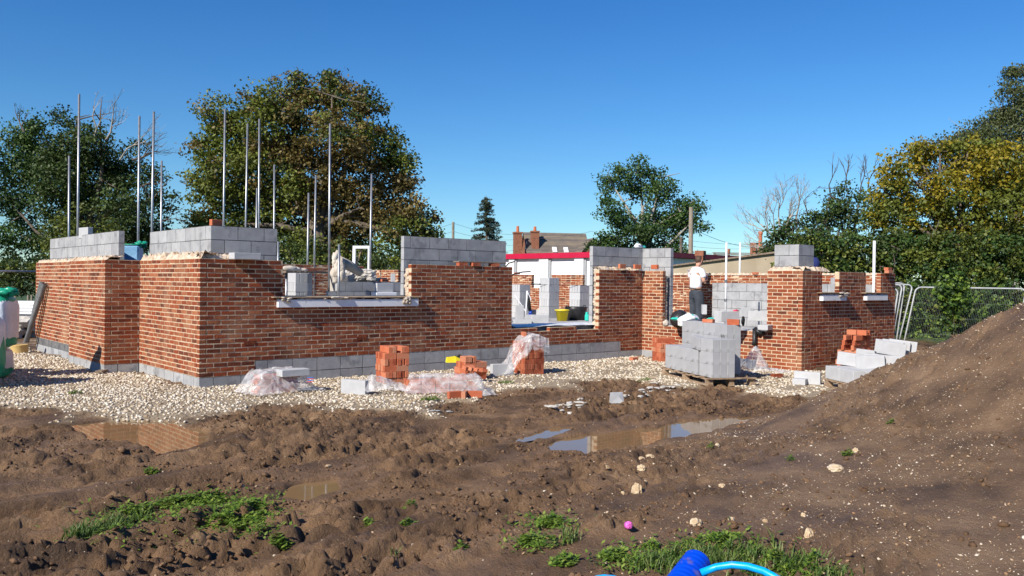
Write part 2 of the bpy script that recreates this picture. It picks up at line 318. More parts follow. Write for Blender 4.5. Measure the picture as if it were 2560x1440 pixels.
def H(x, y, detail=True):
    x = np.asarray(x, float); y = np.asarray(y, float)
    sg = polysd(x, y, GRAVEL); gr = sstep(.25, -.15, sg+(fbm(x*1.6, y*1.6, 3, 5)-.5)*1.0)
    # mound
    g = np.interp(x, [3.0, 5, 6.5, 8, 9, 10, 11, 12, 14], [.0, .03, .07, .14, .30, .52, .62, .62, .62])
    toe = 6.35+.25*np.sin(x*.9)
    t = toe-y; t = np.where(t > 0, t, 0)
    t = np.sqrt(t*t+.04)-.2
    mz = g*t; mz = np.where(mz > 2.6, 2.6+(mz-2.6)*.1, mz)
    md = sstep(.0, .12, mz)
    bank = sstep(17.8, 21, x)*sstep(1, 6, y)*sstep(16, 10, y)*.28   # rise near fence
    z = np.where(gr > .5, 0, 0)+mz+bank
    base = -.035*(1-gr)
    z = z+base+(fbm(x*.55, y*.55, 3, 1)-.5)*.07*(1-gr)*(1-.4*md)
    m = (1-gr)
    near = (np.abs(x) < 60) & (np.abs(y) < 60)
    if detail:
        # tyre ruts running roughly with x
        for (yc, sl, w, dep, ph) in ((7.3, .12, .20, .055, 0), (7.95, .12, .18, .04, 0), (8.9, .10, .2, .05, 2), (6.0, .16, .18, .04, 1), (6.6, .16, .18, .035, 1), (9.5, .06, .2, .03, 4), (5.0, .14, .18, .03, 3)):
            c = yc+sl*(x-5)+.25*np.sin(x*.55+ph); d = (y-c)/w
            prof = -np.exp(-d**4)*dep*1.15+.75*dep*np.exp(-((np.abs(d)-1.35)/.4)**2)
            tread = np.where(np.abs(d) < 1, .011*np.tanh(3*np.sin((x+np.abs(d)*w*1.2)*24)), 0)
            z = z+(prof+tread)*m*(1-md)*sstep(-4, 1, x)*sstep(.28, .46, fbm(x*.6+ph*3, y*.6, 2, 77))
        rough = .28+1.35*sstep(.44, .58, fbm(x*.45+9, y*1.5-x*.2, 3, 33))
        rough = rough*(1-.35*md)
        fg = sstep(6.2, 4.4, y)*sstep(4.0, 1.5, x)         # cloddy corner
        rough = rough+fg*1.1
        n1 = fbm(x*1.7+y*.4, y*5.0-x*.5, 3, 40); rid = 1-np.abs(2*n1-1)
        z = z+(rid-.75)*.022*rough*m*(1+.3*fg)
        n2 = fbm(x*4.6+y*1.0, y*15-x*2.4, 4, 60); z = z+((n2-.5)*.05+sstep(.50, .565, n2)*.024-.01)*rough*m*(1+.25*fg)
        n3 = fbm(x*13, y*26-x*4, 3, 90); z = z+(sstep(.52, .60, n3)*.013+(n3-.5)*.02)*rough*m
        z = z+(fbm(x*14, y*14, 2, 8)-.5)*.012*gr
        # hollow in the cloddy corner
        hp = atZ(430, 1330, 0); z = z-.10*np.exp(-(((x-hp[0])/.35)**2+((y-hp[1])/.16)**2))
    if True:
        sd0 = np.minimum.reduce([polysd(x, y, P) for P in PUD]); sd = sd0+(fbm(x*3.5, y*3.5, 3, 3)-.5)*.13
        zo = np.clip(z, -.049+.012*vnoise(x*9, y*9, 4), -.032+.03*vnoise(x*6, y*7, 14)+.10*sstep(.1, .8, sd0)); wgt = sstep(.9, .45, sd0); zo = z+(zo-z)*wgt
        t = sstep(-.08, .07, sd); z = np.where(sd0 < .9, zo*t+(-.15)*(1-t), z)
    # under the building keep flat
    return z, gr, md
def hz(x, y): return float(H(np.array([x]), np.array([y]))[0][0])
def axis(lo, hi, st, far_lo, far_hi):
    a = np.arange(lo, hi, st); out = [a]
    s = st; p = hi; R_ = []
    while p < far_hi: R_.append(p); s *= 1.18; p += s
    R_.append(far_hi); s = st; p = lo; L_ = []
    while p > far_lo: s *= 1.18; p -= s; L_.append(p)
    return np.concatenate([np.array(L_[::-1]), a, np.array(R_)])
xs = axis(-2.2, 15.2, .026, -900, 900); ys = axis(1.2, 13.4, .026, -300, 1200)
GX, GY = np.meshgrid(xs, ys); GZ, GG, GM = H(GX.ravel(), GY.ravel())
insd = polysd(GX.ravel(), GY.ravel(), [(5.05, 13.3), (15.6, 13.3), (15.6, 9.16), (19.3, 9.16), (19.3, 22), (4.8, 22), (4.5, 18), (4.5, 16.15), (5.1, 16.15)])
GZ = np.where(insd < -.05, -.12, GZ)
far = sstep(26, 60, np.hypot(GX.ravel()-8, GY.ravel()-8))
V = np.stack([GX.ravel(), GY.ravel(), GZ*(1-far)-.25*far], 1)
ZG = V[:, 2].reshape(GX.shape)
def hzv(x, y):
    x = np.asarray(x, float); y = np.asarray(y, float); i = np.clip(np.searchsorted(xs, x)-1, 0, len(xs)-2); j = np.clip(np.searchsorted(ys, y)-1, 0, len(ys)-2)
    u = (x-xs[i])/(xs[i+1]-xs[i]); v = (y-ys[j])/(ys[j+1]-ys[j]); return (ZG[j, i]*(1-u)+ZG[j, i+1]*u)*(1-v)+(ZG[j+1, i]*(1-u)+ZG[j+1, i+1]*u)*v
def hz(x, y): return float(hzv([x], [y])[0])
nx, ny = len(xs), len(ys); ii = np.arange(nx*ny).reshape(ny, nx)
Fq = np.stack([ii[:-1, :-1].ravel(), ii[:-1, 1:].ravel(), ii[1:, 1:].ravel(), ii[1:, :-1].ravel()], 1)
def groundmat():
    m = bpy.data.materials.new('ground'); m.use_nodes = True; nt = m.node_tree; N = nt.nodes; L = nt.links
    b = N['Principled BSDF']; tc = N.new('ShaderNodeTexCoord')
    def nz(sc_, d=5, r=.55):
        n = N.new('ShaderNodeTexNoise'); n.inputs['Scale'].default_value = sc_; n.inputs['Detail'].default_value = d; n.inputs['Roughness'].default_value = r; L.new(tc.outputs['Object'], n.inputs['Vector']); return n.outputs['Fac']
    def ramp(f, st):
        c = N.new('ShaderNodeValToRGB'); e = c.color_ramp.elements
        while len(e) < len(st): e.new(.5)
        for i, (p, co) in enumerate(st): e[i].position = p; e[i].color = (*co, 1)
        L.new(f, c.inputs[0]); return c.outputs[0]
    def mix(f, a, bb):
        x = N.new('ShaderNodeMixRGB')
        L.new(f, x.inputs[0]); L.new(a, x.inputs[1]); L.new(bb, x.inputs[2]); return x.outputs[0]
    mud = ramp(nz(1.3, 8, .62), [(.3, (.050, .027, .014)), (.43, (.122, .068, .034)), (.56, (.205, .118, .060)), (.72, (.29, .182, .100))])
    soil = ramp(nz(1.6, 8, .65), [(.3, (.070, .041, .022)), (.45, (.145, .086, .048)), (.6, (.21, .130, .074)), (.75, (.28, .18, .107))])
    grav = ramp(nz(30, 4), [(.3, (.22, .16, .10)), (.6, (.40, .32, .22))])
    grass = ramp(nz(2, 8), [(.3, (.03, .06, .012)), (.7, (.08, .12, .03))])
    def att(n): a = N.new('ShaderNodeAttribute'); a.attribute_name = n; return a.outputs['Fac']
    c = mix(att('mound'), mud, soil); c = mix(att('gravel'), c, grav); c = mix(att('far'), c, grass)
    # tiny chalky specks in the soil
    vo = N.new('ShaderNodeTexVoronoi'); vo.inputs['Scale'].default_value = 42; L.new(tc.outputs['Object'], vo.inputs['Vector'])
    lt = N.new('ShaderNodeMath'); lt.operation = 'LESS_THAN'; lt.inputs[1].default_value = .17; L.new(vo.outputs['Distance'], lt.inputs[0])
    sx = N.new('ShaderNodeSeparateColor'); L.new(vo.outputs['Color'], sx.inputs[0]); g2 = N.new('ShaderNodeMath'); g2.operation = 'GREATER_THAN'; g2.inputs[1].default_value = .66; L.new(sx.outputs[0], g2.inputs[0])
    mu = N.new('ShaderNodeMath'); mu.operation = 'MULTIPLY'; L.new(lt.outputs[0], mu.inputs[0]); L.new(g2.outputs[0], mu.inputs[1])
    mu2 = N.new('ShaderNodeMath'); mu2.operation = 'MULTIPLY'; L.new(mu.outputs[0], mu2.inputs[0]); L.new(att('speck'), mu2.inputs[1])
    spk = ramp(nz(60, 2), [(.4, (.40, .28, .18)), (.6, (.58, .48, .38))])
    c = mix(mu2.outputs[0], c, spk)
    L.new(c, b.inputs['Base Color']); b.inputs['Specular IOR Level'].default_value = .35
    rr = N.new('ShaderNodeMapRange'); rr.inputs[1].default_value = .35; rr.inputs[2].default_value = .65; rr.inputs[3].default_value = .55; rr.inputs[4].default_value = .95; L.new(nz(.8, 4), rr.inputs[0]); L.new(rr.outputs[0], b.inputs['Roughness'])
    bp = N.new('ShaderNodeBump'); bp.inputs['Strength'].default_value = .9; bp.inputs['Distance'].default_value = .045; L.new(nz(30, 7, .72), bp.inputs['Height']); L.new(bp.outputs[0], b.inputs['Normal'])
    return m
M['ground'] = groundmat()
gfar = sstep(30, 45, np.hypot(GX.ravel()-8, GY.ravel()-8)) * 1.0
gfar = np.maximum(gfar, sstep(22.5, 23.5, GX.ravel())*sstep(3, 5, GY.ravel())*sstep(40, 24, GY.ravel()))
speck = np.clip(.35+.65*GM, 0, 1)*(1-GG)
me = npmesh('ground', V, Fq, M['ground'], {'gravel': ('POINT', GG), 'mound': ('POINT', GM), 'far': ('POINT', gfar), 'speck': ('POINT', speck)}, smooth=True)
tag(link('ground', me), kind='structure')
# puddle water
M['water'] = None
def watermat():
    m = bpy.data.materials.new('muddy_water'); m.use_nodes = True; nt = m.node_tree; N = nt.nodes; L = nt.links; b = N['Principled BSDF']
    b.inputs['Base Color'].default_value = (.21, .13, .062, 1); b.inputs['Roughness'].default_value = .03; b.inputs['IOR'].default_value = 1.33; b.inputs['Specular IOR Level'].default_value = .5
    tc = N.new('ShaderNodeTexCoord'); n = N.new('ShaderNodeTexNoise'); n.inputs['Scale'].default_value = 3; L.new(tc.outputs['Object'], n.inputs['Vector'])
    bp = N.new('ShaderNodeBump'); bp.inputs['Strength'].default_value = .02; bp.inputs['Distance'].default_value = .02; L.new(n.outputs['Fac'], bp.inputs['Height']); L.new(bp.outputs[0], b.inputs['Normal']); return m
M['water'] = watermat()
for P in PUD:
    P = np.array(P); c = P.mean(0); Q = c+(P-c)*1.12+np.sign(P-c)*.16
    mb = MB(); mb.add([(q[0], q[1], -.053) for q in Q], [tuple(range(len(Q)))[::-1]]); o = mb.build('puddle', M['water']); tag(o, kind='structure')
    nrm = o.data.polygons[0].normal
    if nrm.z < 0: o.data.flip_normals()
# gravel stones (uncountable)
def scatter(name, pts, size, mats, flat=.6, sub=0, smooth=False, seed=1, kindlabel=None, lift=.25, cvar=True):
    g = np.random.default_rng(seed); V0, F0 = ico(sub); n = len(pts); k = len(V0)
    F0 = np.array(F0); s = size if hasattr(size, '__len__') else np.full(n, size)
    ax = g.uniform(.65, 1.25, (n, 3))*s[:, None]; ax[:, 2] *= flat
    a = g.uniform(0, 2*np.pi, n); ti = g.uniform(-.5, .5, (n, 2))
    P = V0[None]*(1+g.uniform(-.18, .18, (n, k, 1)))*ax[:, None]
    x = P[..., 0]*np.cos(a)[:, None]-P[..., 1]*np.sin(a)[:, None]; y = P[..., 0]*np.sin(a)[:, None]+P[..., 1]*np.cos(a)[:, None]; z = P[..., 2]
    z = z+x*ti[:, :1]+y*ti[:, 1:]
    Vv = np.stack([x, y, z], -1)+pts[:, None]; Vv[..., 2] += (ax[:, 2]*lift)[:, None]
    Fv = (F0[None]+(np.arange(n)*k)[:, None, None]).reshape(-1, 3)
    rn = np.repeat(g.uniform(0, 1, n), len(F0))
    return npmesh(name, Vv.reshape(-1, 3), Fv, mats, {'rnd': ('FACE', rn)}, smooth)
M['gravel'] = mat('gravel_stone', [(0.284, 0.206, 0.129), (0.516, 0.430, 0.318), (0.636, 0.576, 0.482)], scale=3, attr=.8, bump=.2, bscale=60)
n = 150000; gx = rng.uniform(-1, 19, n); gy = rng.uniform(7, 24, n)
v3 = np.stack([gx, gy, np.zeros(n)], 1)-C0; w = v3@FW; pxx = 1280+FPX*(v3@RT)/w
keep = (pxx > -40) & (pxx < 2400)
ins2 = polysd(gx, gy, [(5.0, 13.2), (15.5, 13.2), (15.5, 9.06), (19.6, 9.06), (19.6, 30), (4.75, 30), (4.6, 18.5), (4.41, 18.5), (4.41, 16.1), (5.0, 16.1)])
keep &= ins2 > .01
sgd = polysd(gx, gy, GRAVEL)+(fbm(gx*1.6, gy*1.6, 3, 5)-.5)*1.0+(fbm(gx*7, gy*7, 2, 25)-.5)*.5
ptch = fbm(gx*1.1, gy*1.1, 3, 21)
rightp = sstep(8.5, 11, gx)*sstep(13.1, 12.3, gy)+.35
keep &= (rng.uniform(0, 1, n) < np.clip(sstep(.22, -.1, sgd)*(1-.8*np.clip(rightp, 0, 1)*sstep(.46, .54, ptch)), 0, 1))
keep &= rng.uniform(0, 1, n) < np.interp(w, [9, 13, 18, 26], [1, .9, .55, .3])
gx, gy = gx[keep], gy[keep]; gz = H(gx, gy)[0]
siz = np.interp(np.hypot(gx, gy), [9, 14, 22], [.019, .021, .028])*rng.uniform(.55, 1.35, len(gx))
print('gravel', len(gx))
o = link('gravel', scatter('gravel', np.stack([gx, gy, gz], 1), siz, M['gravel'], seed=3)); tag(o, 'loose cream gravel stones spread around the foot of the brick walls', 'gravel', kind='stuff')
# pebble flecks on mound and mud
n = 60000; gx = rng.uniform(-1, 13, n); gy = rng.uniform(1.0, 10, n); z_, g_, m_ = H(gx, gy)
v3 = np.stack([gx, gy, z_], 1)-C0; w = v3@FW; pxx = 1280+FPX*(v3@RT)/w
pn = fbm(gx*1.3, gy*1.3, 3, 71)
keep = (pxx > -30) & (pxx < 2600) & (w > 2.5) & (g_ < .3) & (rng.uniform(0, 1, n) < (.06+.75*m_)*sstep(.36, .6, pn)+.03)
gx, gy, gz = gx[keep], gy[keep], z_[keep]; siz = rng.lognormal(-5.45, .5, len(gx)).clip(.0018, .014)
M['fleck'] = mat('soil_flecks', [(0.270, 0.153, 0.081), (0.414, 0.297, 0.189), (0.558, 0.486, 0.387)], scale=3, attr=.85, bump=.1)
o = link('pebbles', scatter('pebbles', np.stack([gx, gy, gz], 1), siz, M['fleck'], seed=5, lift=.4)); tag(o, 'small chalky stone flecks strewn over the brown soil mound', 'pebbles', kind='stuff')
# soil clods in the mud
n = 60000; gx = rng.uniform(-1.5, 12, n); gy = rng.uniform(2.0, 10.2, n); z_, g_, m_ = H(gx, gy)
cn = fbm(gx*1.0, gy*3.2, 4, 55); fgc = sstep(6.6, 4.8, gy)*sstep(3.6, 1.8, gx)
keep = (g_ < .2) & (rng.uniform(0, 1, n) < sstep(.50, .60, cn)*(1-.7*m_)*.42+.35*fgc*sstep(.42, .52, cn))
for P in PUD: keep &= polysd(gx, gy, P) > .06
gx, gy, gz = gx[keep], gy[keep], z_[keep]; siz = rng.lognormal(-4.35, .42, len(gx)).clip(.005, .036)
M['clod'] = mat('mud_clod', [(0.067, 0.036, 0.018), (0.126, 0.071, 0.037), (0.185, 0.111, 0.061)], scale=5, attr=.5, bump=.9, bscale=50, dist=.02)
o = link('soil_clods', scatter('soil_clods', np.stack([gx, gy, gz], 1), siz, M['clod'], seed=6, sub=0, flat=.7, smooth=False)); tag(o, 'crumbly clods of dark mud churned up across the foreground', 'soil clods', kind='stuff')
# ------------------------------------------------------------------ the unfinished house
BH = .0745; Z0 = .15
house = thing('unfinished_house', 'half-built red brick house shell with grey block inner walls, no roof, standing on cream gravel', 'house', (5, 13.2, 0))
hl = Vector((5, 13.2, 0))
def part(name, mb, mats, smooth=False, parent=None, label=None):
    o = mb.build(name, mats, house if parent is None else parent, smooth=smooth)
    o.location = -hl if parent is None else (0, 0, 0)
    if label: o['label'] = label
    return o
def clip(iv, cuts):
    out = []
    for a, b in iv:
        segs = [(a, b)]
        for c, d in cuts:
            n_ = []
            for p, q in segs:
                if d <= p or c >= q: n_.append((p, q))
                else:
                    if c > p+.02: n_.append((p, c))
                    if d < q-.02: n_.append((d, q))
            segs = n_
        out += segs
    return out
def courses(mb, O, S, N, zfrom, zto, rows, L=.2255, h=BH, th=.10, jt=.0165, rec=.0025, par=0, half=0.0, jit=.0025, proud=0.0, k0=0):
    """rows(z, k) -> list of (a,b); material 0 brick/block, 1 mortar"""
    k = k0; z = zfrom
    while z < zto-h*.5:
        for a, b in rows(z, k):
            mb.fbox(O, S, N, a+rec*.8, b-rec*.8, z, z+h+.0005, -rec, -th+.004, 1)
            off = (L/2 if k % 2 else 0); s = a-off if abs(a) > 1e-6 or k % 2 == 0 else a-off
            s = math.floor((a)/L)*L+off-(L if off else 0)
            while s < b:
                e = s+L
                if half and random.random() < half: e = s+L/2
                p, q = max(s, a), min(e, b)
                if q-p > .035:
                    pj = random.uniform(0, proud)
                    mb.fbox(O, S, N, p+(jt/2 if p > a else 0), q-(jt/2 if q < b else 0), z+jt/2+random.uniform(-jit, jit)*.5, z+h-jt/2+random.uniform(-jit, jit)*.5, pj, -th, 0, j=jit)
                s = e
        z += h; k += 1
XP = (1, 0); YPd = (0, 1); nX = (-1, 0); nY = (0, -1)
# front wall (faces -Y)
mb = MB()
def rF(z, k):
    a = 0 if k % 2 == 0 else .11
    b = 10.5
    iv = [(a, b)]
    if z > 1.36: iv = clip(iv, [(6.38-5, 8.94-5)])
    if z > .72: iv = clip(iv, [(11.42-5, 14.0-5)])
    if z > .62 and z <= .72: iv = clip(iv, [(12.15-5, 12.5-5), (13.3-5, 14.0-5)])
    if z < .36: iv = clip(iv, [(.91, 9.75)])
    if z > 1.93: iv = clip(iv, [(9.6, 9.85)]) if k % 2 else iv
    if z < .23 and False: pass
    return iv
courses(mb, (5, 13.2), XP, nY, Z0, Z0+25*BH, rF)
part('brick_wall', mb, [M['brick'], M['mortar']], label='long brick wall of the house facing the mud, with a wide window gap')
# left walls
mb = MB()
courses(mb, (5, 13.2), YPd, nX, Z0, Z0+25*BH, lambda z, k: [(0 if k % 2 else .11, 2.9-.0)])
part('brick_wall', mb, [M['brick'], M['mortar']], label='sunlit left end brick wall of the house')
mb = MB(); courses(mb, (4.41, 16.1), XP, nY, Z0, Z0+25*BH, lambda z, k: [(0 if k % 2 == 0 else .11, .585)])
courses(mb, (4.41, 16.1), YPd, nX, Z0, Z0+25*BH, lambda z, k: [(0 if k % 2 else .11, 2.4)])
part('brick_wall', mb, [M['brick'], M['mortar']], label='projecting brick bay on the left end of the house')
mb = MB(); courses(mb, (4.58, 18.5), YPd, nX, Z0+.15, Z0+25*BH, lambda z, k: [(0, 3.6)], k0=0)
courses(mb, (4.58, 22.1), XP, nY, Z0+.15, Z0+25*BH, lambda z, k: [(0, .1)])
part('brick_wall', mb, [M['brick'], M['mortar']], label='far left brick wall of the house')
mb = MB(); mb.fbox((4.58, 18.5), YPd, nX, -.0, 3.6, Z0-.0, Z0+.148, -.004, -.1)  # plain dark strip along the foot of the far left wall
part('damp_course', mb, M['blockjoint'], label='dark damp band low on the far left wall')
# right-hand walls: X = 15.5 facing -X
mb = MB()
def rR(z, k):
    # s runs from Y=9.06 upward to 13.2 ; openings
    iv = [(0 if k % 2 else .11, 4.14)]
    if z > .68: iv = clip(iv, [(9.86-9.06, 12.6-9.06)])
    if z < .14: iv = clip(iv, [(10.1-9.06, 10.55-9.06), (11.2-9.06, 4.2)])
    return iv
courses(mb, (15.5, 9.06), YPd, nX, Z0-2*BH-.005, Z0+25*BH, rR)
part('brick_wall', mb, [M['brick'], M['mortar']], label='sunlit brick wall with a low opening, behind the pallet of grey blocks')
mb = MB()
W1a, W1b = atY(2055.5, 700, 9.06)[0]-15.5, atY(2098, 700, 9.06)[0]-15.5
W2a, W2b = atY(2165, 700, 9.06)[0]-15.5, atY(2202, 700, 9.06)[0]-15.5
def rW(z, k):
    iv = [(0 if k % 2 == 0 else .11, 4.0)]
    if z > 1.53: iv = clip(iv, [(W1a, W1b), (W2a, W2b)])
    return iv
courses(mb, (15.5, 9.06), XP, nY, Z0-2*BH-.005, Z0+25*BH, rW, half=.38)
part('brick_wall', mb, [M['brick'], M['mortar']], label='brick wall of the right wing with two small window gaps')
# outer rear walls, seen from inside
mb = MB()
def rB(z, k):
    iv = [(0, 23.0-9.16)]
    if z > 1.46: iv = clip(iv, [(20.45-9.16, 21.4-9.16)])
    if z > 1.55: iv = clip(iv, [(17.4-9.16, 19.0-9.16)])
    return iv
courses(mb, (19.4, 9.16), YPd, nX, 0.55, Z0+24.6*BH, rB, half=.12, proud=.004, jit=.006, jt=.016)
part('brick_wall', mb, [M['brick'], M['mortar']], label='rough inner face of the rear brick wall')
mb = MB()
courses(mb, (4.7, 20.0), XP, nY, .3, Z0+25.6*BH, lambda z, k: [(0, 7.3)], jit=.005)
courses(mb, (12.0, 20.0), YPd, nX, .3, Z0+25*BH, lambda z, k: [(.1, 2.4)], jit=.005)
courses(mb, (13.5, 20.6), YPd, nX, .3, Z0+25*BH, lambda z, k: [(0, 2.2)], jit=.005)
courses(mb, (13.6, 20.6), XP, nY, .3, Z0+24.5*BH, lambda z, k: [(0, 3.2)], jit=.005)
part('brick_wall', mb, [M['brick'], M['mortar']], label='brick cross wall at the back of the house')
# blocks: base courses
BL = .45; BBH = .225
def blk(rowsf, O, S, N, za, zb, th=.1, par=0, label=None, jt=.013):
    mb = MB(); courses(mb, O, S, N, za, zb, rowsf, L=BL, h=BBH, th=th, jt=jt, rec=.003, jit=.0015, k0=par)
    return part('block_wall', mb, [M['block'], M['blockjoint']], label=label)
blk(lambda z, k: [(-.0, 10.497)], (5.003, 13.203), XP, nY, Z0-2*BBH, Z0, label='grey block footing under the long brick wall')
blk(lambda z, k: [(.92, 9.74)], (5.003, 13.203), XP, nY, Z0, Z0+BBH-.002, par=1)
mb = MB()
for i_, (O, S, N, a, b) in enumerate((((5.003, 13.203), YPd, nX, .1, 2.89), ((4.413, 16.103), YPd, nX, .1, 2.4), ((4.413, 16.103), XP, nY, .0, .58), ((4.583, 18.5), YPd, nX, 0, 3.6), ((15.503, 9.06), YPd, nX, 2.15, 4.14), ((15.503, 9.06), YPd, nX, 1.05, 1.48))):
    za = Z0-2*BBH; mb = MB()
    courses(mb, O, S, N, za, Z0-.001, lambda z, k: [(a, b)], L=BL, h=BBH, jt=.013, rec=.004, jit=.0015)
    part('block_wall', mb, [M['block'], M['blockjoint']], label='low grey block footing at a corner of the house')
# inner leaf
T = Z0+2.40
def leaf(O, S, N, a, b, za, zb, par=0, label=None, steps=None):
    def rows(z, k):
        iv = [(a, b)]
        if steps: iv = steps(z, iv)
        return iv
    return blk(rows, O, S, N, za, zb, par=par, label=label)
zi = T-11*BBH
leaf((5.27, 13.47), XP, nY, 0, 1.13, zi, T, 0, 'grey blockwork rising above the left corner of the brick wall')
leaf((5.27, 13.47), YPd, nX, .101, 2.95, zi, T, 1)
leaf((5.27, 13.47), XP, nY, 1.131, 3.68, zi, 1.37, 1)
leaf((5.27, 13.47), XP, nY, 3.681, 6.20, zi, T, 1, 'tall grey blockwork rising above the middle of the front brick wall')
leaf((5.27, 13.47), XP, nY, 6.201, 8.80, zi, .74, 0)
leaf((5.27, 13.47), XP, nY, 8.801, 10.53, zi, T, 1, 'grey blockwork rising above the inner corner')
leaf((15.8, 13.47), (0, -1), nX, .0, .85, zi, T, 1)
leaf((15.8, 9.33), YPd, nX, .56, 3.28, zi, .70, 0)
leaf((15.8, 9.33), YPd, nX, .101, .56, zi, T, 1)
leaf((15.8, 9.33), XP, nY, 0, .58, zi, T, 0, 'two courses of grey blocks on top of the right wing corner')
leaf((15.8, 9.33), XP, nY, .58, 3.4, zi, 1.36, 0)
leaf((4.72, 16.4), YPd, nX, 0, 5.1, zi, T-.06, 1, 'grey blockwork rising above the left bay')
leaf((19.13, 9.4), YPd, nX, 0, 4.45, .63, .63+5.5*BBH, 1, 'inner block wall behind the worker')
# inner blocks seen in the small window gaps
mb = MB(); mb.bbox(16.62, 16.98, 9.75, 10.1, 1.0, 1.94, m=0); part('block_pier', mb, [M['block'], M['blockjoint']]); mb = MB(); mb.bbox(18.3, 18.62, 9.7, 10.0, 1.0, 1.90, m=0)
part('block_pier', mb, [M['block'], M['blockjoint']])
# partition walls
mb = MB(); pY = atY(900, 720, 17.4)
xa = atY(843, 715, 17.4)[0]; xb = atY(820, 733, 17.4)[0]
courses(mb, (xb, 17.4), XP, nY, 1.67-5*BBH, 1.67, lambda z, k: [(0 if z < 1.3 else xa-xb, 5.2)], L=BL, h=BBH, jt=.013, rec=.004, jit=.0015)
part('block_wall', mb, [M['block'], M['blockjoint']], label='low grey block partition inside the house')
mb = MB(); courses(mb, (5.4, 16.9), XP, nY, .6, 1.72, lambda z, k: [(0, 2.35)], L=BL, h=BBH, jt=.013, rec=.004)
part('block_wall', mb, [M['bluegrey'], M['blockjoint']], label='shaded dark block partition')  # blue-grey tone puts the partition's shade into the block colour
# slab
mb = MB(); mb.box(5.4, 19.1, 13.6, 19.9, .1, .63); mb.box(15.9, 19.1, 9.45, 13.6, .1, .629); mb.box(13.7, 19.1, 19.9, 22.6, .1, .6285)
part('floor_slab', mb, M['slab'])
# mortar beds / rubble filling the cavity tops
def bed(O, S, a, b, z, w=.17, h=.07, m='rough_mortar', dep=(.10, .27), sgn=(0, 1)):
    mb = MB(); n = int((b-a)/.05)+2; vs = []; fs = []
    for i in range(n):
        s = a+(b-a)*i/(n-1)
        for j in range(5):
            d = dep[0]+(dep[1]-dep[0])*j/4
            hh = h*(.55+.9*random.random()) if 0 < j < 5 else h*.5
            if j == 0: hh = .0
            vs.append((O[0]+S[0]*s+sgn[0]*d, O[1]+S[1]*s+sgn[1]*d, z+hh+random.uniform(-.008, .008)))
    for i in range(n-1):
        for j in range(4):
            q = (i*5+j, (i+1)*5+j, (i+1)*5+j+1, i*5+j+1); fs.append(q)
    mb.add(vs, fs); return part('mortar_bed', mb, M[m])
bed((5, 13.2), YPd, .0, 2.9, 2.0, dep=(.01, .27), sgn=(1, 0), h=.10)
bed((5, 13.2), XP, .0, .7, 2.0, dep=(.02, .27), h=.08)
bed((4.41, 16.1), YPd, .0, 2.4, 2.0, dep=(.01, .32), sgn=(1, 0), h=.07)
bed((4.58, 18.5), YPd, .0, 3.6, 2.0, dep=(.01, .16), sgn=(1, 0), h=.06)
bed((14.0, 13.2), XP, .0, 1.4, 2.005, dep=(.0, .26), h=.06)
bed((15.5, 9.06), XP, .0, 1.1, 2.0, dep=(.02, .26), h=.07)
bed((15.5, 9.06), YPd, .0, .8, 2.0, dep=(.02, .3), sgn=(1, 0), h=.07)
bed((19.4, 9.4), YPd, .0, 6, Z0+24.6*BH-.01, dep=(-.02, .1), sgn=(1, 0), h=.04)
# mortar smears on jambs
mb = MB()
for i in range(26):
    z = .5+i*.06
    mb.rock((14.03+random.uniform(-.01, .02), 13.34+random.uniform(-.03, .03), z), .016, .06, .04, sub=2, rough=.12)
part('mortar_smear', mb, M['rough_mortar'], smooth=True); mb = MB()
for i in range(10): mb.rock((8.94, 13.36+random.uniform(-.03, .03), 1.45+i*.05), .014, .06, .04, sub=2, rough=.12)
part('mortar_smear', mb, M['rough_mortar'], smooth=True); mb = MB()
for i in range(18): mb.rock((15.66+random.uniform(-.02, .02), 12.62, .75+i*.065), .04, .012, .04, sub=2, rough=.12)
part('mortar_smear', mb, M['rough_mortar'], smooth=True)
# shiny membrane over the sills
def sheetgrid(name, c, ux, uy, nx_, ny_, amp, m, hfun=None, seed=0):
    u = np.linspace(-1, 1, nx_); v = np.linspace(-1, 1, ny_); U, Vv = np.meshgrid(u, v)
    z = (fbm(U*4+seed, Vv*4, 4, seed)-.5)*amp*2
    if hfun is not None: z = z+hfun(U, Vv)
    P = np.array(c)[None, None]+U[..., None]*np.array(ux)+Vv[..., None]*np.array(uy); P[..., 2] += z
    ii = np.arange(nx_*ny_).reshape(ny_, nx_); F = np.stack([ii[:-1, :-1].ravel(), ii[:-1, 1:].ravel(), ii[1:, 1:].ravel(), ii[1:, :-1].ravel()], 1)
    return npmesh(name, P.reshape(-1, 3), F, m, {'rnd': ('FACE', rng.uniform(0, 1, len(F)))}, True)
o = link('damp_membrane', sheetgrid('damp_membrane', (12.85, 13.75, .80), (1.2, 0, 0), (0, .42, 0), 40, 16, .015, M['dpm'], lambda U, V_: -.12*sstep(.2, 1, V_)-.03*sstep(-.6, -1, V_)), house); o.location = -hl
o = link('damp_membrane', sheetgrid('damp_membrane', (15.85, 11.4, .745), (0, 1.2, 0), (.32, 0, 0), 40, 14, .012, M['dpm']), house); o.location = -hl
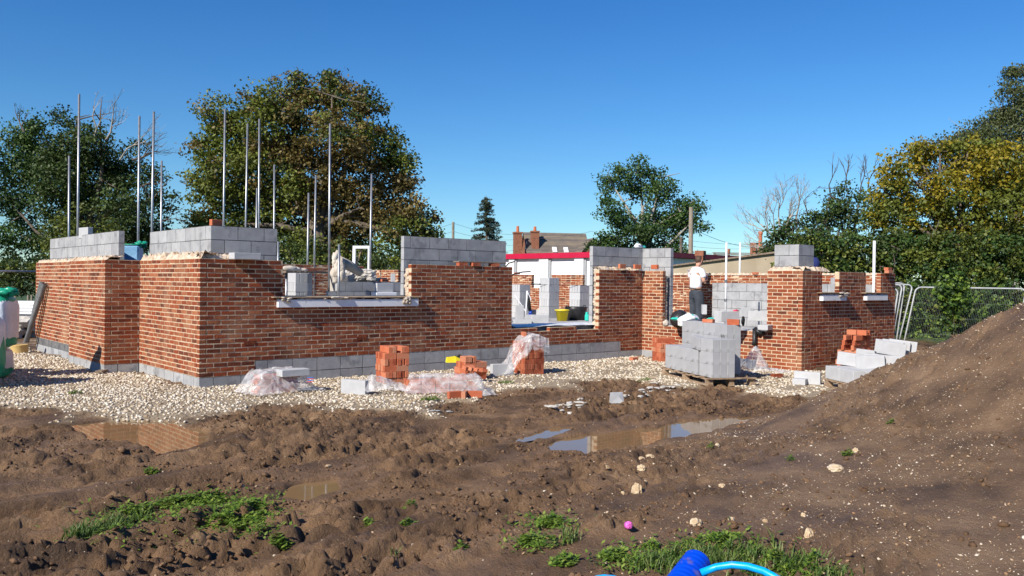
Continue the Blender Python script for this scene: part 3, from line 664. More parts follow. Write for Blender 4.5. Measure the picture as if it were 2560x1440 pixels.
# scaffold-board sills with white cavity formers
def former(name, X0, X1, Y, z0, z1, pro, lab, drape):
    r = thing(name, lab, 'sill', ((X0+X1)/2, Y, z0), 0)
    off = Vector(((X0+X1)/2, Y, z0))
    mb = MB(); mb.bbox(X0, X1, Y-pro, Y-.004, z0, z1, .004); o = mb.build('sill_box', M['white'], r); o.location = -off
    mb = MB(); mb.bbox(X0-.09, X1+.05, Y-pro-.015, Y+.22, z1+.028, z1+.048, .004); o = mb.build('board', M['wood'], r); o.location = -off
    mb = MB()
    n_ = int((X1-X0)*13)
    for i in range(n_):
        x = random.uniform(X0, X1-.02); mb.rock((x, Y-pro*.5+random.uniform(-.02, .02), z1+.012), random.uniform(.03, .10), .035, random.uniform(.010, .022))
    o = mb.build('mortar_smear', M['rough_mortar'], r, smooth=True); o.location = -off
    for (x, s_, dz) in drape:
        mb = MB(); 
        for i in range(9):
            mb.rock((x+random.uniform(-s_, s_), Y-pro-.02+random.uniform(-.015, .01), z1+.045-abs(random.gauss(0, dz))), s_*.45, .025, dz*.5, rough=.4)
        o = mb.build('rag', M['cloth'], r, smooth=True); o.location = -off
    return r
xL = atY(691, 757, 13.2)[0]; xR = atY(1041, 750, 13.2)[0]
former('window_sill_former', xL, xR, 13.2, 1.235, 1.365, .075, 'long white sill box with a plank and dried mortar, under the wide window gap', [(atY(710, 745, 13.2)[0], .08, .03), (atY(1010, 750, 13.2)[0], .07, .07), (atY(840, 745, 13.2)[0], .14, .02)])
xL = atY(2048, 745, 9.06)[0]; xR = atY(2107, 745, 9.06)[0]
former('window_sill_former', xL, xR, 9.06, 1.40, 1.525, .09, 'short white sill box with a mortar-stiff rag, nearer the corner of the right wing', [(xR-.15, .16, .04)])
xL = atY(2158, 745, 9.06)[0]; xR = atY(2210, 745, 9.06)[0]
former('window_sill_former', xL, xR, 9.06, 1.40, 1.525, .09, 'short white sill box without a rag, nearer the right end of the right wing', [])
# air bricks
for px, py, Y in ((625, 857, 13.2), (905, 845, 13.2)):
    p = atY(px, py, Y); mb = MB(); mb.box(p[0]-.105, p[0]+.105, Y-.003, Y+.03, p[2]-.03, p[2]+.03)
    for i in range(9): mb.box(p[0]-.1+i*.0225, p[0]-.1+i*.0225+.01, Y-.009, Y-.003, p[2]-.03, p[2]+.03, 1)
    mb.box(p[0]-.105, p[0]+.105, Y-.0092, Y-.003, p[2]-.004, p[2]+.004, 1)
    part('air_brick', mb, [M['black'], M['brick']])
# pipe outlet in the right wall
mb = MB(); p = atX(1892, 835, 15.5)
mb.tube([(15.42, p[1], .80), (15.42, p[1], .52), (15.40, p[1], .45)], .045, 10); mb.tube([(15.6, p[1]-.2, .70), (15.42, p[1]-.1, .72), (15.42, p[1], .80)], [.05, .05, .05], 10)
part('waste_pipe', mb, M['black'], smooth=True)
# ------------------------------------------------------------------ generic loose units
def unit(name, dims, mat_, mesh=None):
    mb = MB(); x, y, z = dims; mb.bbox(-x/2, x/2, -y/2, y/2, 0, z, .004, j=.0015); return mb.mesh(name, mat_)
me_brick = [unit('brick', (.212, .101, .064), M['loose']) for _ in range(3)]
me_edge = [unit('brick', (.212, .064, .101), M['loose']) for _ in range(3)]
me_block = unit('concrete_block', (.44, .10, .215), M['wetblock'])
me_blockN = unit('concrete_block', (.44, .10, .215), M['newblock'])
me_wide = unit('concrete_block', (.44, .136, .213), M['wetblock'])
def put(name, me, loc, rotz=0, label='', cat='brick', group=None, tilt=(0, 0)):
    o = link(name, me); o.location = loc; o.rotation_euler = (tilt[0], tilt[1], rotz); return tag(o, label, cat, group)
def brick(loc, rz=0, label='', group=None, edge=False, tilt=(0, 0)):
    return put('brick', random.choice(me_edge if edge else me_brick), loc, rz, label, 'brick', group, tilt)
def block(loc, rz=0, label='', group=None, me=None, tilt=(0, 0)):
    return put('concrete_block', me or me_blockN, loc, rz, label, 'concrete block', group, tilt)
def brick_stack(cx, cy, rz, layers, label, group, w=.43, hole=None, z0=None):
    z = (hz(cx, cy) if z0 is None else z0); c, s = math.cos(rz), math.sin(rz)
    for l in range(layers):
        for i in range(6):
            for j in range(2):
                if hole and hole(l, i, j, layers): continue
                a = (i-2.5)*.0705; b = (j-.5)*.216
                if l % 2: x, y, rr = a, b, math.pi/2
                else: x, y, rr = b, a, 0
                x += random.uniform(-.008, .008); y += random.uniform(-.008, .008)
                brick((cx+c*x-s*y, cy+s*x+c*y, z+l*.102), rz+rr+random.uniform(-.03, .03), label, group, True)
    return z+layers*.102
# ------------------------------------------------------------------ foreground / site objects
def g3(px, py):  # ground point under a pixel (iterated on terrain)
    z = 0.0
    for _ in range(6):
        p = atZ(px, py, z); z = hz(p[0], p[1])
    return p[0], p[1], z
D45 = R(-42)
# stack 1
p = g3(990, 958); brick_stack(p[0], p[1]+.12, R(-12), 6, 'orange brick in the lone square stack before the long wall', 'bricks of the lone square stack', hole=lambda l, i, j, n: l == n-1 and (i in (0,) or (i == 3 and j == 0)))
# stack 4 (tall stack under hanging sheet)
p4 = g3(1336, 936); top4 = brick_stack(p4[0], p4[1]+.18, R(-8), 6, 'orange brick in the tall stack capped by a clear sheet', 'bricks of the sheet-capped stack', hole=None)
# stack 3 (small ragged)
p3 = g3(1192, 948); brick_stack(p3[0]-.05, p3[1]+.12, R(-10), 4, 'orange brick in the small ragged stack behind the sheet-covered bricks', 'bricks of the small ragged stack', hole=lambda l, i, j, n: (l == 3 and (i > 2 or j == 1)) or (l == 2 and i > 4))
for i in range(5):
    brick((p3[0]-.42+i*.05, p3[1]-.30-.03*i, hz(p3[0], p3[1])+.22-.02*i), R(20*i), 'loose brick tumbled against the small ragged stack', 'tumbled bricks by the ragged stack', tilt=(.25, .1*i))
# stack 5 behind pallet
p5 = g3(1665, 905); brick_stack(p5[0]+.15, p5[1]+.15, R(-25), 5, 'new brick in the stack tucked behind the left end of the block pallet', 'bricks of the stack behind the block pallet', hole=lambda l, i, j, n: (l == 4 and i < 2) or (l < 4 and i in (2, 3) and j == 1) or (l < 4 and l % 2 == 0 and i > 3 and j == 1))
# right pile by wing
p6 = g3(2150, 905); X6, Y6 = p6[0]+.05, p6[1]+.1; z6 = hz(X6, Y6)
for l, (nb, edge) in enumerate(((3, 1), (5, 1), (3, 1), (5, 1), (3, 1), (3, 1), (3, 1), (2, 1))):
    for i in range(nb):
        for j in range(2):
            brick((X6+(i-(nb-1)/2)*{3: .217, 5: .13, 2: .11}[nb]-.03*j, Y6+.2*j-.02*l, z6+.102*l), random.uniform(-.12, .12)+(0 if nb == 3 else R(90)), 'buff-smeared brick in the pile against the right wing', 'bricks piled against the right wing', bool(edge))
# long covered brick pile (low) near the mud
pc = g3(1110, 985); CX, CY = pc[0]+.12, pc[1]+.25; rz = R(-24); zc = hz(CX, CY); c, s = math.cos(rz), math.sin(rz)
for l in range(3):
    for i in range(5):
        for j in range(3):
            if (l == 2 and i > 3) or (l < 2 and j == 1 and 0 < i < 4): continue
            a, b = (i-2)*.22, (j-1)*.11
            brick((CX+c*a-s*b, CY+s*a+c*b, zc+l*.068), rz+random.uniform(-.05, .05), 'brick under the long crumpled sheet beside the yellow tool', 'bricks under the long crumpled sheet')
# draped plastic sheets -------------------------------------------------
def drape(name, label, c, size, rz, hf, seed, amp=.035, n=70, cut=None, extra=None, zoff=.012):
    nx_, ny_ = n, max(12, int(n*size[1]/size[0])); u = np.linspace(-1, 1, nx_); v = np.linspace(-1, 1, ny_); U, W = np.meshgrid(u, v)
    ang = np.arctan2(W, U); edge = 1-.16*fbm(ang*2.2+seed, ang*0+seed, 3, seed)
    LX, LY = U*size[0]*edge, W*size[1]*edge
    c_, s_ = math.cos(rz), math.sin(rz); X = c[0]+c_*LX-s_*LY; Y = c[1]+s_*LX+c_*LY
    g = hzv(X, Y)
    hgt = hf(LX, LY)
    cr = np.abs(2*fbm(LX*5+seed, LY*5, 3, seed+9)-1); cr2 = 1-np.abs(2*fbm(LX*9+seed+LY*3, LY*3, 2, seed+19)-1)
    Z = g+zoff+hgt+(.5-cr)*amp*1.5*(.35+sstep(.0, .15, hgt))+cr2*amp*.6
    Z = np.maximum(Z, g+.006)
    ii = np.arange(nx_*ny_).reshape(ny_, nx_); F = np.stack([ii[:-1, :-1].ravel(), ii[:-1, 1:].ravel(), ii[1:, 1:].ravel(), ii[1:, :-1].ravel()], 1)
    o = link(name, npmesh(name, np.stack([X.ravel(), Y.ravel(), Z.ravel()], 1), F, M['sheet'], {'rnd': ('FACE', rng.uniform(0, 1, len(F)))}, False)); o.data.polygons.foreach_set('use_smooth', np.ones(len(F), bool))
    return tag(o, label, 'plastic sheet')
def boxh(x0, x1, y0, y1, h, soft=.16):
    def f(x, y):
        dx = np.maximum(np.maximum(x0-x, x-x1), 0); dy = np.maximum(np.maximum(y0-y, y-y1), 0); d = np.hypot(dx, dy)
        return h*(1-sstep(0, soft, d))
    return f
drape('plastic_sheet', 'long crumpled clear sheet over the low brick pile beside the yellow tool', (CX+.08, CY-.08), (.78, .34), rz, boxh(-.55, .45, -.10, .12, .225, .17), 3)
# pile A (block on sheet) -----------------------------------------------
pa = g3(712, 985); AX, AY = pa[0], pa[1]+.18; za = hz(AX, AY)
for l in range(4):
    for i in range(3):
        for j in range(2):
            brick((AX+(i-1)*.22+(.02 if l % 2 else -.02), AY+.12+(j-.5)*.11, za+l*.07), random.uniform(-.05, .05), 'brick in the heap under the block-topped clear sheet', 'bricks under the block-topped sheet')
drape('plastic_sheet', 'clear sheet with blue and red print tented over bricks, a flat grey block on top', (AX+.02, AY+.02), (.62, .40), R(4), boxh(-.28, .30, -.02, .26, .275, .30), 13, amp=.05)
q = atD(725, 918, proj((AX, AY+.1, .3))[2]+.05); block((q[0], q[1], za+.305), R(-2), 'grey block lying flat on top of the tented clear sheet', tilt=(R(90), 0))
mb = MB(); qd = proj((AX, AY, .3))[2]-.26
pr = thing('sheet_print', 'small blue and red printed panel on the tented clear sheet', 'print', tuple(atD(776, 952, qd))); 
for i in range(4): mb.box(-.045, .045, -.002+0*i, .001, .05-.024*i, .061-.024*i, i % 2, None)
pm = mb.build('printed_stripes', [M['bluetext'], M['redprint']], pr); pr.rotation_euler = (R(-38), 0, R(-30))
# block + sheet between
pb = g3(890, 988); block((pb[0]+.05, pb[1]+.12, hz(pb[0], pb[1])), R(-66), 'grey block standing on edge on the gravel, left of the lone brick stack')
ps = g3(985, 985); drape('plastic_sheet', 'clear sheet slumped low between a grey block and the lone brick stack', (ps[0]-.02, ps[1]+.10), (.44, .24), R(-15), lambda x, y: .22*np.exp(-((x+.24)/.2)**2-(y/.18)**2)+.10*np.exp(-((x-.1)/.25)**2-(y/.16)**2), 23, amp=.05, n=50)
# sheet over stack 4 hanging left + block below
pk = g3(1262, 940); block((pk[0], pk[1]+.08, hz(pk[0], pk[1])), R(-12), 'grey block weighing down the sheet, left of the tall sheet-capped stack')
drape('plastic_sheet', 'clear sheet thrown over the tall brick stack and hanging down to a grey block', (p4[0]-.26, p4[1]+.10), (.52, .24), R(-8), lambda x, y: .66*sstep(-.42, .10, x)*(1-.0*y)*np.where(np.abs(y) < .21, 1, .6)-.04*sstep(.38, .5, x), 33, amp=.06, n=60)
brick((p4[0]-.1, p4[1]+.2, top4+.07), R(60), 'single brick holding down the sheet on top of the tall stack', edge=True)
pk2 = g3(1228, 922); block((pk2[0], pk2[1]+.1, hz(pk2[0], pk2[1])), R(20), 'small piece of white-grey block behind the sheet-weighing block', tilt=(R(90), 0))
# yellow rag/glove bag with black
py_ = g3(1110, 938); yr = thing('yellow_tool', 'bright yellow plastic tool casing with a black grip lying on the covered brick pile', 'tool', (py_[0]+.1, py_[1]-.25, zc+.25), R(-20))
mb = MB(); mb.add([(-.20, -.05, 0), (-.02, -.07, 0), (.22, -.04, -.04), (.24, .03, -.04), (0, .06, 0), (-.2, .05, 0), (-.19, -.04, .10), (-.04, -.05, .11), (.2, -.03, -.01), (.22, .02, -.01), (-.02, .04, .11), (-.19, .04, .09)], [(0, 1, 7, 6), (1, 2, 8, 7), (2, 3, 9, 8), (3, 4, 10, 9), (4, 5, 11, 10), (5, 0, 6, 11), (6, 7, 10, 11), (7, 8, 9, 10), (5, 4, 1, 0), (4, 3, 2, 1)]); mb.build('casing', M['yellow'], yr)
mb = MB(); mb.tube([(-.02, 0, .11), (.06, .01, .11), (.12, .0, .06), (.16, 0, .0)], [.025, .03, .028, .02], 8); mb.build('grip', M['black'], yr, smooth=True)
# loose bricks in front
for (px, py, r_, lb, e_) in ((1140, 998, -5, 'red brick on edge at the muddy front of the covered pile, leftmost of two', True), (1192, 997, -35, 'red brick on edge at the muddy front of the covered pile, rightmost of two', True), (1588, 901, 5, 'lone red brick lying on the gravel near the inner corner', False), (1947, 944, -20, 'broken brick lying beside the crumpled sheet in front of the right wing', False), (1166, 998, 40, 'muddy half-buried brick between two red bricks at the front of the covered pile', True), (650, 932, 10, 'brick peeping out beside the tented sheet at the foot of the wall', True)):
    q = g3(px, py); brick((q[0], q[1]+.04, q[2]), R(r_), lb, None, e_)
# pallet of blocks -------------------------------------------------------
PO = np.array([12.65, 10.2]); pd = np.array([-.457, -.889]); pe = np.array([.889, -.457]); prz = math.atan2(pd[1], pd[0])
def pal(s_, t_, z): q = PO+pd*s_+pe*t_; return (q[0], q[1], z)
def pallet(name, label, O, d, e, L_, W_, z0):
    r = thing(name, label, 'pallet', (O[0], O[1], z0)); off = Vector(r.location)
    for k in range(7):
        mb = MB(); s_ = L_*k/6; mb.fbox((O[0], O[1]), d, e, s_-.045, s_+.045, z0+.118, z0+.138, -.02, W_+.02); o = mb.build('deck_board', M['wood'], r); o.location = -off
    for t_ in (0.0, W_/2-.04, W_-.08):
        for s_ in (0, L_/2-.06, L_-.12):
            mb = MB(); mb.fbox((O[0], O[1]), d, e, s_, s_+.12, z0+.02, z0+.10, t_, t_+.09); o = mb.build('bearer_block', M['wood'], r); o.location = -off
        mb = MB(); mb.fbox((O[0], O[1]), d, e, -.02, L_+.02, z0+.101, z0+.117, t_, t_+.09); o = mb.build('stringer', M['wood'], r); o.location = -off
        mb = MB(); mb.fbox((O[0], O[1]), d, e, -.02, L_+.02, z0+.0, z0+.019, t_, t_+.09); o = mb.build('bottom_board', M['wood'], r); o.location = -off
    return r
pallet('pallet', 'wooden pallet under the big pile of grey blocks before the low opening', PO+pd*-.1-pe*.02, pd, pe, 1.9, .86, 0.0)
PG = 'grey blocks piled on the pallet'
for k in range(4):
    for t_ in (.645, .79):
        for l in range(4):
            block(pal(-.30+k*.452, t_+random.uniform(-.004, .004), .14+l*.2145), prz+random.uniform(-.012, .012), 'grey block in the tall back row on the pallet before the low opening', 'tall back row of blocks on the pallet', me_wide)
for k in range(3):
    for ti in range(4):
        for l in range(2):
            block(pal(.22+k*.452, .07+ti*.14, .14+l*.2145), prz+random.uniform(-.012, .012), 'grey block in the low front part of the pallet pile', 'low front blocks on the pallet', me_wide)
for ti in range(3):
    for l in range(3):
        block(pal(1.60+.0*l, .10+ti*.14, .14+l*.2145), prz+R(2.5), 'grey block in the three-high column at the near corner of the pallet', 'near column of blocks on the pallet', me_wide)
block(pal(1.22, .08, .585), prz-.1, 'grey block leaning on its end against the near column of the pallet', None, me_wide, tilt=(0, R(4)))
zt = .14+4*.2145
q = pal(.35, .70, zt); brick(q, prz+R(35), 'red brick on top of the tall block row, leftmost of two', edge=False)
q = pal(1.22, .74, zt); brick(q, prz+R(48), 'red brick on top of the tall block row, rightmost of two', edge=True)
# scrawl on the blocks
cu = bpy.data.curves.new('scrawl', 'FONT'); cu.body = 'k21'; cu.size = .10; cu.extrude = .0005
t0 = bpy.data.objects.new('tmp', cu); me_t = bpy.data.meshes.new_from_object(t0); me_t.materials.append(M['black']); q = pal(1.10, .574, .14+3*.2145-.03)
o = link('chalk_mark', me_t); tag(o, 'dark letters k21 scrawled on the face of the tall block row', 'mark')
ex, ez = Vector((pd[0], pd[1], 0)), Vector((0, 0, 1)); ey = Vector((pe[0], pe[1], 0)); o.matrix_world = Matrix(((ex[0], 0, -ey[0], q[0]), (ex[1], 0, -ey[1], q[1]), (0, 1, 0, q[2]), (0, 0, 0, 1)))
# sheet beside pallet
pq = g3(1858, 945); drape('plastic_sheet', 'crumpled clear sheet heaped on the gravel right of the block pallet', (pq[0]+.22, pq[1]-.06), (.66, .36), R(-25), lambda x, y: .40*np.exp(-((x-.05)/.16)**2-(y/.18)**2)+.26*np.exp(-((x+.36)/.2)**2-(y/.2)**2)+.07, 43, amp=.07, n=64)
# right blocks near mound
for (px, py, r_, lb, me_, ti) in ((2028, 962, -70, 'grey block standing on edge, alone on the gravel before the right wing corner', me_blockN, (0, 0)), (1996, 960, 20, 'grey block lying flat behind the lone upright block', me_blockN, (R(90), 0))):
    q = g3(px, py); block((q[0]+.05, q[1]+.1, q[2]+(.05 if ti[0] else 0)), R(r_), lb, None, me_, ti)
QO = np.array([12.95, 7.25]); qd_ = np.array([-.55, -.835]); qe = np.array([.835, -.55]); qrz = math.atan2(qd_[1], qd_[0]); zq = hz(12.95, 7.3)
QO = np.array(g3(2072, 968)[:2])+np.array([.05, .1])
pallet('pallet', 'pallet half buried by the soil mound, under slipped grey blocks', QO, qd_, qe, 1.0, 1.0, .0)
def qp(s_, t_, z): q = QO+qd_*s_+qe*t_; return (q[0], q[1], z)
for ti in range(7):
    for k in range(2):
        block(qp(.22+k*.45, .06+ti*.104, .14), qrz+random.uniform(-.02, .02), 'grey block in the bottom layer on the half-buried pallet', 'bottom blocks on the half-buried pallet')
for (s_, t_, z, dr, tl) in ((.10, .40, .36, 55, 6), (.52, .52, .355, 62, -4), (.35, .75, .36, 50, 3), (-.05, .82, .40, 58, 5), (.3, 1.0, .56, 58, 8), (.62, .9, .36, 60, 0)):
    block(qp(s_, t_, z), qrz+R(dr), 'grey block slipped askew on top of the half-buried pallet', 'slipped blocks on the half-buried pallet', None, (0, R(tl)))
q = qp(.15, 1.05, .575); mb = MB()
for k in range(3): block((q[0]+.12*k, q[1]-.06*k, .58), qrz+R(60), 'grey block topmost on the half-buried pallet', 'top blocks on the half-buried pallet', None, (0, R(6)))
mb = MB(); q = g3(2235, 905)
drape('plastic_sheet', 'white sheet corner spilling off the half-buried blocks beside the mound', (QO+qe*1.35-qd_*.1), (.4, .25), R(-35), lambda x, y: .40*np.exp(-(x/.3)**2-(y/.25)**2), 53, amp=.03, n=30)
# pale debris ------------------------------------------------------------
def slabs(label, cat, pts, name, m, grp=None):
    for (px, py, s_) in pts:
        q = g3(px, py); mb = MB(); mb.rock((0, 0, s_*.1), s_, s_*.6, s_*.22, sub=1, rough=.3, seed=int(px)); o = mb.build(name, M[m], None, (q[0], q[1], q[2])); o.rotation_euler = (random.uniform(-.15, .15), random.uniform(-.15, .15), random.uniform(0, 3)); tag(o, label, cat, grp)
def jit_pts(x0, y0, x1, y1, n, sx, sy, s0, s1): return [(x0+(x1-x0)*(i/(n-1))+random.uniform(-sx, sx), y0+(y1-y0)*(i/(n-1))+random.uniform(-sy, sy), random.uniform(s0, s1)) for i in range(n)]
slabs('pale flake of dried mortar in the small heap nearest the middle of the mud', 'rubble', jit_pts(1378, 1022, 1465, 1018, 26, 10, 8, .04, .10), 'mortar_flake', 'rubble', 'mortar flakes in the small heap')
slabs('pale grey slab fragment in the long strip of rubble in front of the pallet', 'rubble', jit_pts(1562, 990, 1705, 966, 34, 8, 6, .035, .095), 'mortar_flake', 'rubble', 'fragments in the long rubble strip')
slabs('white lump of stone at the muddy edge left of the covered brick pile', 'rubble', jit_pts(985, 1010, 1040, 1004, 7, 6, 5, .03, .08), 'mortar_flake', 'stone', 'white lumps at the gravel edge')
slabs('grey clod of hardened mortar in the mud right of the white lumps', 'rubble', jit_pts(1085, 1026, 1120, 1030, 4, 4, 2, .03, .05), 'mortar_flake', 'greystone', 'grey clods in the mud')
q = g3(1541, 1008); mb = MB(); mb.add([(-.10, -.05, 0), (.10, -.06, 0), (.11, .05, 0), (-.09, .06, 0), (-.10, -.04, .16), (.02, -.04, .10), (.11, .05, .15), (-.08, .06, .14)], [(3, 2, 1, 0), (4, 5, 6, 7), (0, 1, 5, 4), (1, 2, 6, 5), (2, 3, 7, 6), (3, 0, 4, 7)]); o = mb.build('broken_block', M['newblock'], None, q); o.rotation_euler = (0, 0, R(-30)); tag(o, 'jagged broken grey block piece at the near end of the rubble strip', 'broken block')
# individual stones ------------------------------------------------------
stones = [(1592, 1230, .052, 1.1, 'largest cream stone on the brown soil right of centre'), (1603, 1192, .040, .8, 'yellowish flat stone just above the largest cream stone'), (1611, 1204, .022, .8, 'small white stone between the yellowish stone and the largest cream stone'), (1740, 1311, .058, .7, 'rounded cream stone at the edge of the weeds by the blue duct'), (2022, 1346, .045, 1.5, 'tall tan stone standing in the soil on the lower right'), (2088, 1169, .075, .4, 'long thin cream stone lying on the mound'), (1515, 1168, .03, .6, 'pale stone left of the mound stones, just below the long puddle'), (1625, 1158, .034, .6, 'round pale stone below the right part of the long puddle'), (1603, 1142, .035, .5, 'pale flake near the shore of the long puddle'), (1793, 1121, .022, .8, 'small pinkish pebble beside a green sprig below the puddle end'), (1743, 1171, .024, .6, 'small white pebble on the soil below the puddle end'), (1806, 1217, .034, .5, 'white splintered stone on the middle of the soil slope'), (1557, 1234, .018, .9, 'brown pebble left of the largest cream stone'), (2318, 1020, .05, .9, 'grey rounded stone high on the mound face'), (2140, 1083, .03, .9, 'tan pebble standing midway up the mound'), (2008, 1290, .02, 1, 'bright white chip in the soil right of the weeds'), (1827, 1299, .022, .8, 'orange-brown pebble near the weeds on the right'), (1912, 1304, .022, .8, 'second orange-brown pebble near the weeds, farther right')]
for (px, py, s_, zf, lb) in stones:
    q = g3(px, py); D = proj(q)[2]; mb = MB(); mb.rock((0, 0, s_*.15*zf), s_*D/5.2*.8, s_*.75*D/5.2*.8, s_*zf*D/5.2*.8, sub=2, rough=.17, seed=int(px)); o = mb.build('stone', M['stone'], None, q, smooth=False); o.rotation_euler = (0, 0, random.uniform(0, 3)); tag(o, lb, 'stone')
q = g3(1264, 1238); mb = MB(); mb.rock((0, 0, .02), .045, .04, .035, sub=1, seed=4); o = mb.build('stone', M['greystone'], None, q); tag(o, 'blue-grey crumpled stone on the bare mud in the middle foreground', 'stone')
q = g3(820, 1200); mb = MB(); mb.rock((0, 0, .01), .03, .02, .014, sub=1, seed=4); o = mb.build('stone', M['stone'], None, q); tag(o, 'tiny white stone just above the small puddle', 'stone')
q = g3(215, 1382); mb = MB(); mb.rock((0, 0, .03), .07, .035, .03, sub=2, seed=9, rough=.12); o = mb.build('stone', M['greystone'], None, q); o.rotation_euler = (0, R(-20), R(30)); tag(o, 'mud-streaked whitish stone by the grass in the lower left corner', 'stone')
# pink cap ---------------------------------------------------------------
q = g3(1568, 1322); mb = MB(); mb.lathe([(.001, .03), (.020, .03), (.024, .024), (.024, 0), (.020, 0), (.020, .024), (.001, .026)], 24)
for k in range(6):
    an = k*math.pi/3; mb.tube([(.004, 0, .032), (.021*math.cos(an), .021*math.sin(an), .032)], .002, 5)
o = mb.build('bottle_cap', M['pink'], None, (q[0], q[1], q[2]+.022), smooth=True); o.rotation_euler = (R(70), R(10), R(-20)); o.scale = (1.1, 1.1, 1.1); tag(o, 'small bright pink plastic cap lying on the mud', 'cap')
# blue duct and pipe ------------------------------------------------------
dA = np.array(atD(1745, 1402, 3.95)); dB = np.array(atD(1690, 1490, 3.75)); ax = dB-dA; Ld = np.linalg.norm(ax)*1.7; ax = ax/np.linalg.norm(ax)
mb = MB(); pts = []; rad = []; n_ = 46
for i in range(n_):
    pts.append(dA+ax*Ld*i/(n_-1)); rad.append(.060+(.0055 if i % 3 == 1 else 0)+.014*min(1, i/22))
mb.tube(pts, rad, 28, cap=False); mb.tube(pts[:20], [.058]*20, 28, 0, cap=True)
o = mb.build('corrugated_duct', M['ductblue'], None, smooth=True); tag(o, 'dark blue ribbed duct end poking up from the grass at the bottom edge', 'duct')
pp = [atD(px, py, D) for px, py, D in ((1752, 1432, 3.80), (1790, 1418, 3.80), (1830, 1412, 3.78), (1870, 1416, 3.75), (1910, 1428, 3.7), (1950, 1450, 3.65), (2000, 1490, 3.6))]
mb = MB(); mb.tube(pp, .0165, 16); o = mb.build('water_pipe', M['pipeblue'], None, smooth=True); tag(o, 'bright blue water pipe arching out of the ribbed duct', 'pipe')
pp = [atD(px, py, D) for px, py, D in ((1470, 1458, 3.95), (1492, 1445, 3.95), (1512, 1442, 3.95), (1535, 1444, 3.95), (1560, 1458, 3.95))]
mb = MB(); mb.tube(pp, .012, 12); o = mb.build('water_pipe', M['pipeblue'], None, smooth=True); tag(o, 'short hump of blue pipe just showing at the bottom edge left of the duct', 'pipe')
# grass and weeds --------------------------------------------------------
def blades(name, centres, label, m='grass', nb=60, hgt=(.05, .12), sprd=.08, wd=.0035, kind='stuff', cat='grass'):
    Vs = []; Fs = []; rn = []; b = 0
    for (x0, y0, k, sp, hh) in centres:
        for _ in range(k):
            x = x0+random.gauss(0, sp); y = y0+random.gauss(0, sp*.7); z = hz_fast(x, y); h = random.uniform(*hgt)*hh; an = random.uniform(0, 6.28); ln = random.uniform(.2, 1.0)*h; w_ = wd*random.uniform(.7, 1.5)
            dx, dy = math.cos(an), math.sin(an); px_, py_ = -dy*w_, dx*w_
            for i, (f, wv) in enumerate(((0, 1), (.4, .9), (.75, .6), (1, .08))):
                zz_ = z+h*(f-.25*f*f*ln/h); xx = x+dx*ln*f*f; yy = y+dy*ln*f*f
                Vs += [(xx-px_*wv, yy-py_*wv, zz_), (xx+px_*wv, yy+py_*wv, zz_)]
            r = random.random()
            for i in range(3): Fs.append((b+2*i, b+2*i+1, b+2*i+3, b+2*i+2)); rn.append(r)
            b += 8
    o = link(name, npmesh(name, np.array(Vs), np.array(Fs), M[m], {'rnd': ('FACE', np.array(rn))})); return tag(o, label, cat, kind=kind)
_zc = {}
def hz_fast(x, y):
    k = (round(x, 2), round(y, 2))
    if k not in _zc: _zc[k] = hz(*k)
    return _zc[k]
def gl(pts): return [(*g3(px, py)[:2], k, sp, hh) for (px, py, k, sp, hh) in pts]
blades('grass', gl([(1600+i*48+random.uniform(-20, 20), 1418+random.uniform(-22, 14), 120, .06, random.uniform(.55, 1.0)) for i in range(10)]+[(1690+i*40, 1390, 80, .05, .8) for i in range(6)]+[(2030+i*25, 1440, 60, .04, .6) for i in range(4)]), 'tufts of green grass around the blue duct at the bottom edge')
blades('grass', gl([(190, 1365, 110, .05, 1.1), (235, 1340, 150, .06, 1.2), (290, 1318, 130, .06, 1.1), (210, 1345, 60, .05, 1.2), (345, 1300, 40, .06, .8)]), 'long green grass lying over at the lower left')
blades('grass', gl([(1430, 1350, 50, .035, .9), (1415, 1345, 25, .03, .9), (1935, 1370, 12, .02, 1.5), (985, 1380, 8, .02, .8), (185, 985, 40, .05, .6), (1330, 925, 30, .05, .6)]), 'thin scattered grass blades in the mud')
def weed(px, py, s_, lb, n_=26, grp=None, name='weed'):
    x, y, z = g3(px, py); mb = MB(); s_ *= 1.35; n_ = int(n_*2.2)
    for i in range(n_):
        an = random.uniform(0, 6.28); rr = s_*math.sqrt(random.random()); cx, cy = rr*math.cos(an), rr*math.sin(an)*.7
        zb = hz_fast(x+cx, y+cy)-z; h = random.uniform(.008, .05)*(1.3-rr/s_)
        la = random.uniform(0, 6.28); L_ = random.uniform(.014, .036); W_ = L_*random.uniform(.25, .45); up_ = random.uniform(-.1, .7); c_, s2 = math.cos(la), math.sin(la)
        def P(u, v, w_): return (cx+c_*u-s2*v, cy+s2*u+c_*v, zb+h+w_)
        r = random.random()
        mb.add([P(-L_*.2, 0, 0), P(L_*.3, -W_, L_*up_*.5), P(L_*.35, 0, L_*up_*.4), P(L_*.3, W_, L_*up_*.5), P(L_, 0, L_*up_)], [(0, 1, 2), (0, 2, 3), (1, 4, 2), (2, 4, 3)], 0, r)
        if i % 3 == 0: mb.tube([(cx*.6, cy*.6, zb-.01), (cx, cy, zb+h)], .0018, 4, 0, .3, False)
    o = mb.build(name, M['weed'], None, (x, y, z)); return tag(o, lb, 'weed', grp)
